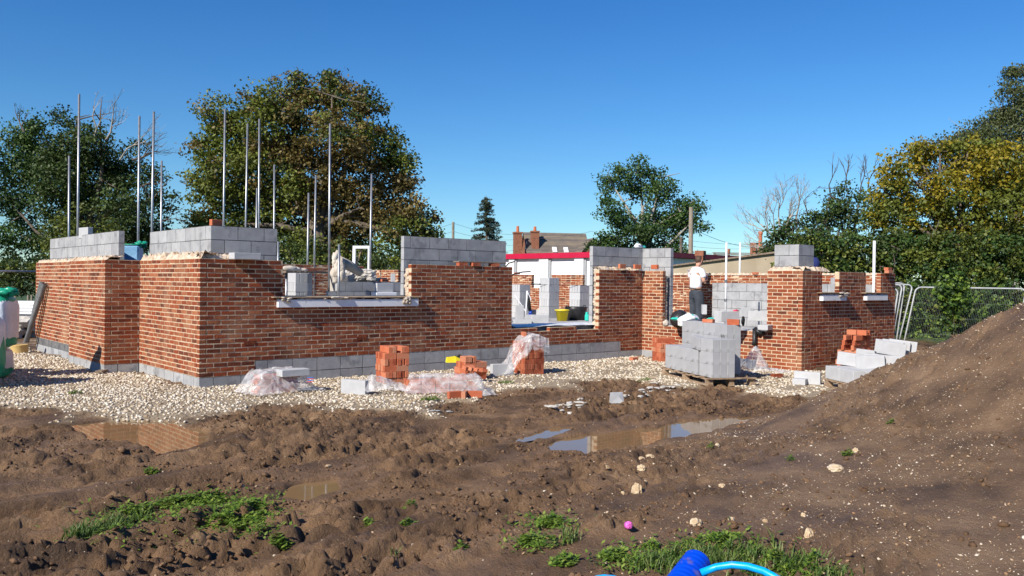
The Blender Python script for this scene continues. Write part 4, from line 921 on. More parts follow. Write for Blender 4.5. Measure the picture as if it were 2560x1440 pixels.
for (px, py, s_, n_, lb) in ((1372, 1308, .085, 150, 'leafy weed patch in bare mud, the uppermost of the middle foreground'), (1330, 1358, .075, 120, 'round leafy weed left of a thin grass tuft in the middle foreground'), (1408, 1405, .08, 90, 'sprawling weed with flat leaves below the thin grass tuft'), (1535, 1395, .085, 170, 'broad-leaved weed clump directly left of the duct grass'), (1625, 1372, .05, 60, 'small upright weed between the broad-leaved clump and the duct'), (1810, 1352, .10, 230, 'bright green weed mass just above the blue ribbed duct'), (1925, 1405, .06, 80, 'leafy weed to the right above the arching pipe'), (2030, 1425, .04, 40, 'single fern-like sprig near the bottom edge right of the grass'), (2118, 1138, .045, 30, 'small lone plant halfway up the mound'), (1776, 1122, .03, 16, 'tiny green sprig beside a pinkish pebble'), (1022, 1268, .055, 60, 'small pale weed tuft right of the little puddle'), (925, 1316, .04, 36, 'small weed at the left end of a row in bare soil'), (1020, 1316, .045, 44, 'small weed at the right end of a row in bare soil'), (1152, 1375, .035, 30, 'small upright weed left of the round leafy weed'), (380, 1180, .05, 44, 'isolated weed on the mud left of centre'), (1075, 1000, .12, 90, 'low weeds at the gravel edge under the covered bricks'), (1265, 958, .12, 70, 'low weeds on the gravel edge right of the covered bricks'), (1610, 952, .12, 60, 'low weeds between the gravel and the rubble strip'), (1145, 985, .08, 30, 'few leaves beside the leftmost loose red brick'), (2225, 1010, .03, 12, 'tiny weed on the upper mound'), (1975, 1150, .03, 12, 'tiny weed on the lower mound'), (188, 985, .07, 40, 'weed patch in the gravel near the green bags')):
    weed(px, py, s_, lb, n_)
for i, (px, py, s_, n_, lb) in enumerate(((430, 1262, .10, 130, 'weed patch at the far left end of the weedy ridge, lower left'), (520, 1255, .12, 170, 'weed patch in the middle of the weedy ridge, lower left'), (610, 1262, .12, 190, 'weed patch at the right end of the weedy ridge, lower left'), (560, 1305, .10, 120, 'weed patch just below the middle of the weedy ridge'), (640, 1300, .10, 130, 'weed patch hanging below the right end of the weedy ridge'), (470, 1335, .09, 90, 'weed patch above the dark hollow, lower left'), (345, 1275, .08, 80, 'weed patch joining the long grass to the weedy ridge'), (700, 1370, .06, 50, 'weed patch lowest on the right side of the dark clods'))):
    weed(px, py, s_, lb, n_)
def carpet(pts, n, label):
    Vs = []; Fs = []; rn = []; b = 0
    for _ in range(n):
        px, py, sx_, sy_ = random.choice(pts); x, y, z = g3(px+random.gauss(0, sx_), py+random.gauss(0, sy_)); L_ = random.uniform(.012, .032); W_ = L_*random.uniform(.22, .45); a = random.uniform(0, 6.28); c_, s2 = math.cos(a), math.sin(a); u_ = random.uniform(.0, .9); zl = z+random.uniform(.003, .03)
        for (u, v, w_) in ((-L_*.4, 0, 0), (L_*.2, -W_, L_*u_*.5), (L_, 0, L_*u_), (L_*.2, W_, L_*u_*.5)): Vs.append((x+c_*u-s2*v, y+s2*u+c_*v, zl+w_))
        Fs.append((b, b+1, b+2, b+3)); rn.append(random.random()); b += 4
    o = link('ground_weeds', npmesh('ground_weeds', np.array(Vs), np.array(Fs), M['weed'], {'rnd': ('FACE', np.array(rn))})); tag(o, label, 'weeds', kind='stuff')
carpet([(450, 1262, 40, 12), (540, 1258, 50, 13), (620, 1268, 40, 15), (650, 1300, 35, 16), (560, 1310, 45, 14), (500, 1335, 40, 14), (340, 1290, 40, 16), (270, 1330, 50, 20), (620, 1330, 40, 12)], 3600, 'mat of mixed green leaves covering the weedy ridge at the lower left')
carpet([(1560, 1400, 40, 16), (1640, 1400, 50, 16), (1740, 1370, 50, 14), (1820, 1360, 50, 16), (1900, 1400, 50, 16), (1980, 1425, 50, 12), (1370, 1310, 40, 12), (1340, 1360, 36, 12)], 3200, 'mat of mixed green leaves between the grass tufts near the blue duct')
# ------------------------------------------------------------------ left side
# green wrapped bags
def bag(name, label, c, dims, m_low, m_high, rz, seed, parts):
    r = thing(name, label, 'bag', c, rz); V_, F_ = ico(3); V_ = V_.copy()
    P = np.sign(V_)*np.abs(V_)**.45; P = P/np.abs(P).max(0); nn = fbm(P[:, 0]*2+seed, P[:, 2]*2+P[:, 1], 3, seed)[:, None]
    P = P*np.array(dims)/2*(.90+.2*nn); P[:, 2] += dims[2]/2
    top = sstep(.85, 1.0, P[:, 2]/dims[2]); P[:, 0] *= 1-.25*top; P[:, 1] *= 1-.25*top
    F = np.array(F_); zc_ = P[F].mean(1)[:, 2]/dims[2]+.05*nn[F[:, 0], 0]
    mi = np.where((zc_ < m_low) | (zc_ > m_high), 1, 0)
    link('wrapping', npmesh('wrapping', P, F, [M['bagwhite'], M['green']], {'rnd': ('FACE', rng.uniform(0, 1, len(F)))}, True, mi), r)
    return r
lat = np.array([-.756, .654])
b2c = atD(-14, 900, 14.2); b2 = bag('wrapped_bag', 'green and white plastic bag with blue print, behind the tall bag at the left edge', (b2c[0], b2c[1], .50), (.62, .55, .92), .22, .88, R(-41), 5, 0)
b3 = bag('wrapped_bag', 'lower green and white plastic bag supporting the printed one at the left edge', (b2c[0]-.04, b2c[1]+.02, 0), (.55, .5, .52), .35, 2.0, R(-41), 8, 0)
b1c = atD(-74, 900, 12.9); b1 = bag('wrapped_bag', 'tall green bag with a pale tape edge standing frontmost at the left edge', (b1c[0], b1c[1], 0), (.86, .55, 1.18), .62, 2.0, R(-41), 6, 0)
for k_, (pxx_, D_) in enumerate(((-190, 13.1), (-330, 13.3), (-150, 14.3))):  # extra bags beyond the left edge, added to widen the shadow on the gravel
    cc = atD(pxx_, 900, D_); bag('wrapped_bag', ['tall green bag further left in the stack of bags', 'green bag at the far end of the stack of bags', 'green bag in the back row of the stack of bags'][k_], (cc[0], cc[1], 0), (.9, .6, 1.12), .62, 2.0, R(-41), 30+k_, 0)
mb = MB(); mb.bbox(.36, .415, -.315, -.25, .12, 1.12, .01); mb.build('tape', M['pinktape'], b1); mb = MB(); mb.bbox(-.4, .41, -.318, -.30, .60, .66, .004); mb.build('tape', M['pinktape'], b1)
mb = MB()
for i in range(14): mb.rock((random.uniform(.05, .35), random.uniform(-.2, .0), .90+random.uniform(-.03, .07)), .09, .06, .05, rough=.4)
mb.build('knotted_top', M['green'], b2, smooth=True)
def text(body, size, parent, loc, rot, m, name='lettering'):
    cu = bpy.data.curves.new(name, 'FONT'); cu.body = body; cu.size = size; cu.extrude = .001; cu.align_x = 'CENTER'
    t0 = bpy.data.objects.new('tmp', cu); me_t = bpy.data.meshes.new_from_object(t0); me_t.materials.append(m); bpy.data.objects.remove(t0)
    o = link(name, me_t, parent); o.location = loc; o.rotation_euler = rot; return o
text('i7.m', .17, b2, (.12, -.30, .46), (R(90), 0, 0), M['bluetext']); text('y', .14, b2, (-.10, -.30, .64), (R(90), 0, 0), M['bluetext']); text('SMTLASS', .055, b2, (.14, -.30, .37), (R(90), 0, 0), M['bluetext'])
mb = MB()
for i in range(12): mb.rock((random.uniform(-.1, .42), random.uniform(-.33, -.2), random.uniform(.02, .09)), .08, .05, .04, rough=.4)
mb.build('loose_wrap', M['green'], b1, smooth=True)
# leaning gutters
base = g3(85, 856); topp = atX(108, 712, 4.56)
for i, (dx, m_) in enumerate(((0, 'greyplas'), (.09, 'greyplas'), (.17, 'greyplas'))):
    a = np.array([4.42-dx*.5, 22.45-dx*1.6, .03]); b = np.array([4.50, 21.2-dx*1.5, 1.60-.03*i])
    mb = MB(); dd = b-a; dd /= np.linalg.norm(dd); sd_ = np.cross(dd, (0, 0, 1)); sd_ /= np.linalg.norm(sd_); n2_ = np.cross(sd_, dd); prof = [(math.cos(t)*.055, -math.sin(t)*.05) for t in np.linspace(0, math.pi, 9)]; prof += [(x*.88, y*.88) for x, y in prof[::-1]]
    vs = [a+sd_*x+n2_*y for x, y in prof]+[b+sd_*x+n2_*y for x, y in prof]; k = len(prof); mb.add(vs, [(j, (j+1) % k, k+(j+1) % k, k+j) for j in range(k)]+[tuple(range(k))[::-1], tuple(range(k, 2*k))])
    o = mb.build('gutter_length', M[m_], None); tag(o, ['dark grey gutter length leaning on the far left wall, leftmost of three', 'dark grey gutter length leaning on the far left wall, middle of three', 'dark grey gutter length leaning on the far left wall, nearest the brickwork'][i], 'gutter', 'gutter lengths leaning on the left wall')
# drum
q = g3(52, 884); dr = thing('drum', 'mustard-yellow cut drum on the gravel with a plank laid across its rim', 'drum', (q[0], q[1]+.15, 0)); mb = MB(); mb.lathe([(.17, 0), (.175, .17), (.185, .19), (.175, .19), (.16, .02), (.001, .02)], 28); mb.build('shell', M['mustard'], dr, smooth=True)
def plank(a, b, w_, t_, label, z=None, m='oldwood'):
    a = np.array(a, float); b = np.array(b, float); d = b-a; L_ = np.linalg.norm(d[:2]); mb = MB(); mb.bbox(0, L_, -w_/2, w_/2, 0, t_, .004); o = mb.build('plank', M[m], None, tuple(a)); o.rotation_euler = (0, -math.atan2(d[2], L_), math.atan2(d[1], d[0])); return tag(o, label, 'plank')
qa = q; plank((qa[0]-.30, qa[1]+.28, .195), (qa[0]+.32, qa[1]-.02, .20), .12, .025, 'grey-brown plank lying across the mustard drum')
a = g3(62, 858); b = g3(118, 858); plank((*a[:2], .02), (*b[:2], .02), .10, .03, 'short plank at the foot of the leaning gutters')
a = g3(100, 878); b = g3(165, 872); plank((*a[:2], .03), (*b[:2], .05), .09, .03, 'rough plank lying on gravel between the gutters and the left bay')
a = g3(80, 886); b = g3(160, 893); plank((*a[:2], .02), (*b[:2], .02), .06, .02, 'thin plank half sunk in the gravel right of the drum')
a = g3(246, 936); b = g3(346, 926); plank((*a[:2], .03), (*b[:2], .04), .12, .035, 'old plank lying at the foot of the short return wall')
# white plastic boards stack, far left
q = g3(64, 800); wt = thing('white_boards', 'stack of long white plastic boards on rubble beyond the left end of the house', 'boards', tuple(atD(64, 770, 24)))
for k, (dx, dz, L_, hh) in enumerate(((0.1, .09, .62, .11), (0.0, .0, .78, .08), (0.02, -.09, .8, .08), (.05, -.17, .7, .07))):
    mb = MB(); mb.bbox(-L_, L_, -.15, .15, 0, hh, .006); o = mb.build('board', M['white'], wt, (dx, 0, dz), False)
wt.rotation_euler = (0, 0, R(-41)); 
mb = MB()
for i in range(60): mb.rock((random.uniform(-1.3, 1.2), random.uniform(-.8, 1.0), random.uniform(-.65, -.12)), .3, .25, .18, rough=.3)
o = mb.build('rubble_bank', M['rubble'], None, tuple(atD(60, 778, 24.4))); tag(o, 'low bank of rubble and gravel under the white boards', 'rubble bank', kind='stuff')
mb = MB()
for i in range(40): mb.rock((random.uniform(-1.2, .9), random.uniform(-.5, .5), random.uniform(-.2, .15)), .25, .22, .12, rough=.3)
qq = g3(70, 815); o = mb.build('soil_heap', M['clod'], None, (qq[0], qq[1], .12)); tag(o, 'dark soil heaped beside the white boards at the left', 'soil heap', kind='stuff')
# horizontal rail
ra = atD(-220, 676, 19.5); rb = atD(112, 679, 20.5); gr = thing('guard_rail', 'horizontal steel scaffold rail crossing the left edge in front of the hedge', 'rail', (ra[0], ra[1], 0)); off = Vector(gr.location)
mb = MB(); mb.tube([ra, rb], .026, 10); o = mb.build('rail', M['steel'], gr, smooth=True); o.location = -off
for p_ in (ra, rb+np.array([.1, .25, 0])):
    mb = MB(); mb.tube([(p_[0]+.05, p_[1]+.05, 0), (p_[0]+.05, p_[1]+.05, p_[2]+.12)], .026, 10); o = mb.build('upright', M['steel'], gr, smooth=True); o.location = -off
# scaffold tubes ----------------------------------------------------------
poles = [(175, 390, 20.0, 'short scaffold tube leftmost of all, before the dark left tree'), (197, 235, 18.9, 'tallest scaffold tube on the left, rising before the dark left tree'), (348, 290, 18.5, 'tall scaffold tube above the blue wrapped pack, left of a taller one'), (381, 278, 18.2, 'tallest scaffold tube right of the left tree, beside a shorter one'), (405, 402, 21.5, 'shorter thin scaffold tube against the sky right of the left tree'), (561, 273, 21.0, 'tall scaffold tube before the left flank of the big tree'), (615, 308, 23.0, 'scaffold tube second from the left before the big tree'), (641, 470, 24.0, 'short thin scaffold tube framed by a sky gap in the big tree'), (651, 298, 23.0, 'tall scaffold tube just right of the short one in the sky gap'), (688, 412, 23.5, 'medium scaffold tube above the right end of the corner blockwork'), (697, 604, 19.0, 'stub of scaffold tube beside the right end of the corner blockwork'), (770, 482, 22.0, 'shorter of two close scaffold tubes over the window gap'), (787, 437, 22.0, 'taller of two close scaffold tubes over the window gap'), (827, 310, 19.5, 'tallest scaffold tube in the middle, before the big tree'), (847, 610, 18.5, 'stub of scaffold tube beside the draped timber'), (927, 435, 21.0, 'scaffold tube standing beside the white frame'), (1816, 606, 20.3, 'white scaffold tube with joints, standing nearest right of the worker'), (1850, 606, 24.0, 'white scaffold tube behind the rear wall, right of the jointed one')]
for i, (px, py, D, lb) in enumerate(poles):
    t_ = atD(px, py, D); m_ = 'whitesteel' if px > 1700 else 'steel'
    zb = .63 if px != 1850 else 0
    mb = MB(); lean = random.uniform(-.01, .01)*t_[2]; mb.tube([(0, 0, zb), (lean, lean*.5, t_[2])], .0245, 12); r = mb.build('scaffold_tube', M[m_], None, (t_[0], t_[1], 0), smooth=False); r.data.polygons.foreach_set('use_smooth', [len(p.vertices) < 8 for p in r.data.polygons]); tag(r, lb, 'scaffold tube', 'scaffold tubes')
    if px == 1816:
        for zz_ in (atD(1816, 702, D)[2], atD(1816, 750, D)[2]):
            mb = MB(); mb.tube([(0, 0, zz_-.03), (0, 0, zz_+.03)], .036, 10); mb.tube([(-.05, 0, zz_), (.05, 0, zz_)], .015, 6); mb.build('coupler', M['steel'], r)
t_ = atD(2186, 602, 19.3); mb = MB(); mb.tube([(0, 0, .2), (0, 0, t_[2])], .031, 12); r = mb.build('standpipe', M['whitesteel'], None, (t_[0], t_[1], 0), smooth=True); tag(r, 'white pole rising over the small window gap of the right wing', 'pole')
# blue wrapped insulation between left block walls
q = atD(328, 646, 17.2); r = thing('insulation_pack', 'blue plastic-wrapped insulation pack with a green tie, standing on the wall between two block stacks', 'insulation pack', (q[0], q[1], 2.02), R(-41)); mb = MB(); mb.bbox(-.20, .20, -.12, .12, 0, .33, .03); mb.build('pack', M['bluepack'], r, smooth=False)
mb = MB(); mb.bbox(-.20, .21, -.125, .125, .33, .355, .008); [mb.rock((.16+random.uniform(-.05, .08), random.uniform(-.08, .08), .36+random.uniform(-.08, .05)), .06, .05, .035, rough=.4) for _ in range(7)]; mb.build('tie', M['green'], r, smooth=True)
# loose things on top of walls
def on(px, py, Y=None, X=None): return atY(px, py, Y) if Y else atX(px, py, X)
q = on(217, 590, X=4.8); block((4.78, q[1], T-.06), R(90)*1+R(8), 'loose grey block standing on top of the left block wall')
q = on(503, 562, Y=13.5); brick((5.38, 13.55, T), R(20), 'dark red brick lying on top of the corner blockwork', edge=True)
q = on(604, 645, Y=13.2); block((q[0], 13.18, Z0+25*BH+.05), R(0), 'grey block laid flat on the brick wall before the corner blockwork', None, None, (R(90), 0))
for (px, Y, X, z, rz, lb) in ((1155, 13.25, None, 2.01, 0, 'dusty brick lying on the front wall left of another, under the middle blockwork'), (1188, 13.22, None, 2.01, 5, 'orange brick on the front wall in the middle, between dusty ones'), (1235, 13.25, None, 2.01, -4, 'dusty brick at the right end of the front wall top'), (1555, 13.15, None, 2.05, 3, 'red brick on the wall top, left of two near the inner corner'), (1593, 13.15, None, 2.05, -3, 'red brick on the wall top, right of two near the inner corner'), (1637, None, 15.52, 2.05, 80, 'orange brick standing on the pillar left of the worker'), (1888, None, 19.4, 1.98, 60, 'brick lying on the rear wall near the hedge'), (1293, None, 19.4, 1.98, 90, 'orange brick on the rear wall beneath the black pipe'), (2222, 9.0, None, 2.01, 0, 'new brick on the far right end of the wing wall, lower of two')):
    q = atY(px, 670, Y) if Y else atX(px, 670, X); brick((q[0], q[1], z), R(rz), lb, edge=(z > 2.04))
q = atY(2222, 670, 9.0); brick((q[0], q[1]+.02, 2.076), R(4), 'new brick on the far right end of the wing wall, upper of two')
mb = MB(); q0 = atY(1143, 655, 13.25); q1 = atY(1262, 655, 13.25); mb.bbox(q0[0], q1[0], 13.2, 13.38, 2.078, 2.10, .004); o = mb.build('plank', M['oldwood'], None); tag(o, 'weathered plank lying on bricks along the top of the front wall', 'plank')
# black pipes sticking out
a = atY(1268, 664, 13.5); mb = MB(); mb.tube([atY(1262, 669, 13.45), atY(1272, 658, 13.45), atY(1286, 655, 13.5)][:2]+[atY(1286, 654, 13.45)], .014, 8); o = mb.build('black_pipe', M['black'], None, smooth=True); tag(o, 'short black pipe end sticking up at the right end of the front wall', 'pipe')
mb = MB(); mb.tube([atY(x, y, 13.45) for x, y in ((1278, 688), (1292, 683), (1307, 680), (1326, 679))], .014, 8); o = mb.build('black_pipe', M['black'], None, smooth=True); tag(o, 'curved black pipe reaching out before the white building', 'pipe')
q = atD(1604, 622, 20.3); r = thing('caulking_gun', 'small white and blue tube lying on top of the inner corner blockwork', 'tube', (15.72, 13.5, T)); mb = MB(); mb.tube([(-.16, 0, .05), (.1, 0, .04)], .04, 8); [mb.rock((random.uniform(-.12, .02), 0, .08), .05, .04, .04, rough=.4) for _ in range(5)]; mb.build('tube_body', M['white'], r, smooth=True); mb = MB(); mb.tube([(.1, 0, .04), (.2, 0, .04)], .035, 8); mb.build('nozzle', M['teal'], r, smooth=True)
# ------------------------------------------------------------------ inside the house
FZ = .631
def inblock(px, py, rz=0, label='', D=None, me=None, tilt=(0, 0), z=FZ, grp=None):
    q = atZ(px, py, z); return block((q[0], q[1], z), R(rz), label, grp, me, tilt)
def col(px, py, tiers, label, grp, w=2, rz=0, Dxy=None, z=.55):
    q = atZ(px, py, z) if Dxy is None else Dxy
    for l in range(tiers):
        for k in range(w*2):
            if l % 2: loc, rr = (q[0]+(k-1.5)*.108, q[1]+.22), 90
            else: loc, rr = (q[0], q[1]+.05+k*.108), 0
            block((loc[0], loc[1], z+l*.217), R(rr)+random.uniform(-.02, .02), label, grp)
q = atD(1312, 760, 26.3); col(0, 0, 5, 'grey block in the left of three columns on the floor inside, behind the plastic pipe', 'blocks of the left column inside', Dxy=q)
q = atD(1385, 760, 25.8); col(0, 0, 6, 'grey block in the tallest middle column on the floor inside, behind the yellow bucket', 'blocks of the middle column inside', Dxy=q)
q = atD(1462, 760, 25.3); col(0, 0, 5, 'grey block in the right column on the floor inside, behind the black tub', 'blocks of the right column inside', Dxy=q)
qA = atD(760, 739, 19.6); col(0, 0, 6, 'grey block in the stack seen through the wide window gap', 'blocks of the stack in the window gap', Dxy=(qA[0], qA[1]))
for i, px in enumerate((1290, 1330, 1346, 1410, 1428, 1446, 1500)):
    q = atD(px, 760, 27.2-.25*i); block((q[0], q[1], FZ), R(90), 'single grey block standing in the row along the far side of the floor', 'blocks in a row on the far floor')
q = atZ(1350, 806, .68); block((q[0], q[1], .66), R(-30), 'big grey block on the sill of the low opening, beside a shadowed one', None, me_blockN); block((q[0]-.1, q[1]+.12, .66), R(-30), 'second grey block behind the big one on the sill of the low opening', None, me_blockN)
q = atZ(1304, 806, .68); block((q[0], q[1], .71), R(-30), 'small grey block lying on its side at the left end of the low opening sill', None, me_blockN, (R(90), 0))
q = atZ(1289, 800, .68); block((q[0], q[1], .86), R(-30), 'tall grey block on end at the left jamb of the low opening', None, me_blockN, (0, R(90)))
q = atZ(1446, 794, FZ); block((q[0], q[1], FZ), R(-48), 'dark grey block flat on the floor right of the yellow bucket'); q = atZ(1440, 782, FZ); block((q[0], q[1], FZ), R(-48), 'pale block end standing beside the black tub', None, None, (0, R(90)))
q = atY(1484, 808, 13.9); block((q[0], 13.95, .74), R(-20), 'small pale block chunk at the right jamb of the low opening', None, None, (R(90), 0))
# bucket
q = atD(1405, 794, 24.0); bk = thing('bucket', 'bright yellow builder bucket on the floor inside the low opening', 'bucket', (q[0], q[1], FZ)); mb = MB(); mb.lathe([(.001, .01), (.14, .0), (.185, .29), (.21, .29), (.21, .315), (.18, .315), (.135, .02), (.001, .02)], 32); mb.build('tub', M['yellow'], bk, smooth=True)
mb = MB(); mb.tube([(-.19, 0, .29), (-.14, -.12, .27), (0, -.2, .25), (.14, -.12, .27), (.19, 0, .29)], .005, 6); mb.build('handle', M['steel'], bk)
q = atD(1446, 772, 24.6); tb = thing('mixing_tub', 'large black flexible tub behind the yellow bucket', 'tub', (q[0], q[1]+.1, FZ)); mb = MB(); mb.lathe([(.001, .0), (.26, .0), (.30, .16), (.305, .165), (.31, .30), (.325, .38), (.31, .385), (.285, .3), (.25, .02), (.001, .02)], 32); mb.build('tub_wall', M['black'], tb, smooth=True)
for s_ in (-1, 1): mb = MB(); mb.tube([(s_*.31, -.06, .36), (s_*.36, -.03, .42), (s_*.36, .03, .42), (s_*.31, .06, .36)], .012, 6); mb.build('handle', M['black'], tb, smooth=True)
q = atY(1473, 790, 14.3); cn = thing('jerrycan', 'small teal plastic jerrycan at the right jamb of the low opening', 'jerrycan', (q[0], 14.3, q[2]-.12)); mb = MB(); mb.bbox(-.11, .11, -.06, .06, 0, .16, .02); mb.bbox(-.10, .02, -.03, .03, .19, .215, .006); mb.bbox(-.10, -.07, -.03, .03, .15, .2, .004); mb.build('body', M['teal'], cn); mb = MB(); mb.tube([(.06, 0, .155), (.06, 0, .20)], .025, 10); mb.build('spout', M['white'], cn)
mb = MB(); a = atD(1314, 784, 23.5); a[2] = FZ; tp = atD(1318, 727, proj(a)[2]); mb.tube([a, tp], .02, 8); o = mb.build('waste_pipe', M['white'], None, smooth=True); tag(o, 'thin white upright pipe standing from the floor inside the low opening', 'pipe')
mb = MB(); b = atD(1287, 748, proj(a)[2]); mb.tube([tp+np.array([0, 0, -.62]), b+np.array([0, 0, .12])], .014, 6); mb.tube([tp, tp+np.array([.1, -.06, -.25])], .012, 6); o.data = (lambda m_: m_)(o.data); o2 = mb.build('branch_pipe', M['white'], o); 
q = atD(1326, 778, 24.0); bt = thing('blue_bottle', 'blue bottle with a long black strap on the floor beside the white pipe', 'bottle', (q[0], q[1], FZ)); mb = MB(); mb.lathe([(.001, 0), (.07, .005), (.075, .1), (.05, .2), (.045, .28), (.001, .29)], 16); mb.build('bottle_body', M['bottleblue'], bt, smooth=True); mb = MB(); mb.tube([(-.02, 0, .28), (-.08, .02, .6), (-.05, .02, .75)], [.05, .06, .03], 8); mb.build('sleeve', M['black'], bt, smooth=True)
# line across stacks
mb = MB(); mb.tube([atD(1328, 711, 26.0), atD(1478, 714, 25.0), atD(1500, 715, 24.8)], .006, 5); mb.tube([atD(1328, 710, 26.0), atD(1375, 711, 25.9)], .02, 5); o = mb.build('line_cord', M['black'], None); tag(o, 'thin dark bricklayer line stretched across the three block columns', 'cord')
# window gap contents
q = atD(960, 731, 20.0); bb = (q[0], q[1], atD(960, 731, 20.0)[2])
block(bb, R(0), 'grey block near the right jamb of the wide window gap, in front of the partition'); mb = MB(); mb.bbox(-.28, .28, -.12, .12, 0, bb[2]-FZ, .01); o = mb.build('timber_packer', M['white'], None, (bb[0], bb[1]+.0, FZ)); tag(o, 'pale packer under the block near the right jamb of the wide window gap', 'packer')
for (px, py, D, rz, lb, tl, m_) in ((858, 703, 21.2, 70, 'grey block on end at the left of the partition top', (0, R(90)), None), (982, 704, 22.0, 60, 'grey block on the partition top near the right jamb', (0, 0), None), (915, 704, 21.4, 0, 'dark blue wrapped block lying on the partition top, left one', (R(90), 0), 'b'), (938, 704, 21.5, 0, 'dark blue wrapped block lying on the partition top, right one', (R(90), 0), 'b'), (888, 704, 21.6, 60, 'pale block end on the partition top beside dark blue blocks', (R(90), 0), None)):
    q = atD(px, py, D); o = block((q[0], q[1], 1.672+(.05 if tl[0] else 0)+(.22 if tl[1] else 0)), R(rz), lb, None, None, tl)
    if m_: o.data = me_dark if 'me_dark' in globals() else unit('concrete_block', (.44, .10, .215), M['bluegrey']); me_dark = o.data
q = atD(960, 699, 20.8); brick((q[0], q[1], 1.675), R(10), 'orange brick on the partition top between dark and pale blocks')
# scaffold board with sacks and draped timber
a = atD(704, 682, 18.2); b = atD(842, 683, 20.5); plank(a, (b[0], b[1], a[2]+.02), .22, .04, 'long scaffold board spanning inside the wide window gap', m='oldwood')
for k, t_ in enumerate((.08, .92)):
    q = a+(b-a)*t_; mb = MB(); mb.tube([(q[0], q[1], .63), (q[0], q[1], a[2])], .03, 8); o = mb.build('board_prop', M['steel'], None, smooth=True); tag(o, ['prop holding the left end of the inner scaffold board', 'prop holding the right end of the inner scaffold board'][k], 'prop')
for (px, py, D, s_) in ((722, 674, 18.4, .16), (738, 677, 18.6, .13), (757, 674, 18.9, .10)):
    q = atD(px, py, D); mb = MB(); mb.rock((0, 0, 0), s_*1.2, s_*.6, s_*.45, sub=2, rough=.12, seed=int(px)); o = mb.build('sack', M['cloth'], None, (q[0], q[1], a[2]+.04+s_*.3), smooth=True); tag(o, {722: 'largest beige sack on the left end of the inner scaffold board', 738: 'middle beige sack on the inner scaffold board', 757: 'smallest beige sack on the inner scaffold board'}[px], 'sack')
for (px, D, lb) in ((770, 19.2, 'red brick on the inner scaffold board, left of two'), (778, 19.3, 'red brick on the inner scaffold board, right of two')):
    q = atD(px, 678, D); brick((q[0], q[1], a[2]+.06), R(10), lb)
tA = np.array(atD(843, 652, 19.2)); tB = np.array(atD(902, 683, 19.6)); mb = MB(); mb.tube([tA, (tA+tB)/2+np.array([0, 0, .03]), tB], [.13, .12, .09], 9); o = mb.build('log', M['palebark'], None, smooth=True); tag(o, 'thick weathered timber lying slanted on rubble inside the wide window gap', 'log')
mb = MB()
for i in range(26):
    f_ = random.random(); q = np.array(atD(842+random.uniform(-8, 12), 640+55*f_, 19.0)); mb.rock(q, .09, .08, .14, rough=.35, sub=1)
o = mb.build('dust_sheet', M['cloth'], None, smooth=True); tag(o, 'beige cloth bundled over the upper end of the slanted timber', 'cloth')
mb = MB()
for i in range(60):
    q = np.array(atD(855+random.uniform(-5, 75), 686+random.uniform(-10, 8), 20.2)); mb.rock((q[0], q[1], q[2]-.03), .12, .10, .07, rough=.3)
o = mb.build('rubble_heap', M['rubble'], None); tag(o, 'heap of bricks rubble and mortar under the slanted timber', 'rubble heap', kind='stuff')
mb = MB(); q = np.array(atD(880, 720, 20.4)); mb.bbox(-.45, .45, -.3, .3, 0, 1.2, .02); o = mb.build('block_core', M['rubble'], None, (q[0], q[1], .63)); tag(o, 'low rubble base behind the partition in the wide window gap', 'rubble base')
# white frame
D_ = 22.0; c1, c2, c3, c4 = (np.array(atD(x, y, D_)) for x, y in ((884, 675), (886, 618), (924, 618), (922, 678)))
fr = thing('door_frame', 'white door frame standing with a diagonal timber brace, before the big tree', 'frame', tuple(c1)); off = Vector(c1)
for nm, A_, B_ in (('jamb', c1-np.array([0, 0, .7]), c2), ('jamb', c4-np.array([0, 0, .7]), c3), ('head', c2, c3)):
    mb = MB(); A_ = np.array(A_); B_ = np.array(B_); d_ = B_-A_; d_ /= np.linalg.norm(d_); e_ = np.array([FW[0], FW[1], 0]); e_ /= np.linalg.norm(e_); g_ = np.cross(d_, e_); w1, w2 = .035, .06; A2, B2 = A_-d_*.034*(nm == 'head'), B_+d_*.034*(nm == 'head')
    if nm == 'jamb': B2 = B2-d_*.036
    vs = [P_+g_*s1*w1+e_*s2*w2 for P_ in (A2, B2) for s1, s2 in ((-1, -1), (1, -1), (1, 1), (-1, 1))]
    mb.add(vs, [(0, 1, 2, 3)[::-1], (4, 5, 6, 7), (0, 1, 5, 4), (1, 2, 6, 5), (2, 3, 7, 6), (3, 0, 4, 7)]); o = mb.build(nm, M['white'], fr); o.location = -off
mb = MB(); mb.tube([np.array(atD(889, 666, D_+.05)), np.array(atD(904, 622, D_+.05))], .022, 4); o = mb.build('brace', M['wood'], fr); o.location = -off
# right opening clutter
q = np.array(atZ(1703, 792, FZ)); mb = MB(); V_, F_ = ico(3); V_ = V_*np.array([.22, .2, .20])*(1+.1*fbm(V_[:, 0]*3+5, V_[:, 2]*3, 3, 4)[:, None]); V_[:, 2] += .22; o = link('rucksack', npmesh('rucksack', V_, np.array(F_), M['black'], {'rnd': ('FACE', rng.uniform(0, 1, len(F_)))}, True)); qd2 = atD(1700, 790, 19.0); o.location = (qd2[0], qd2[1], .70); tag(o, 'black rounded bag behind the white and green carrier bag', 'bag')
qd2 = atD(1722, 797, 18.6); V_, F_ = ico(3); V_ = V_.copy(); nn = fbm(V_[:, 0]*3+1, V_[:, 2]*3+V_[:, 1]*2, 4, 14)[:, None]; V_ = V_*np.array([.27, .2, .17])*(.7+.6*nn); V_[:, 2] += .15; F_ = np.array(F_); cz = V_[F_].mean(1); mi = ((cz[:, 2] < .07) | ((np.abs(cz[:, 0]-.05) < .03))).astype(int)
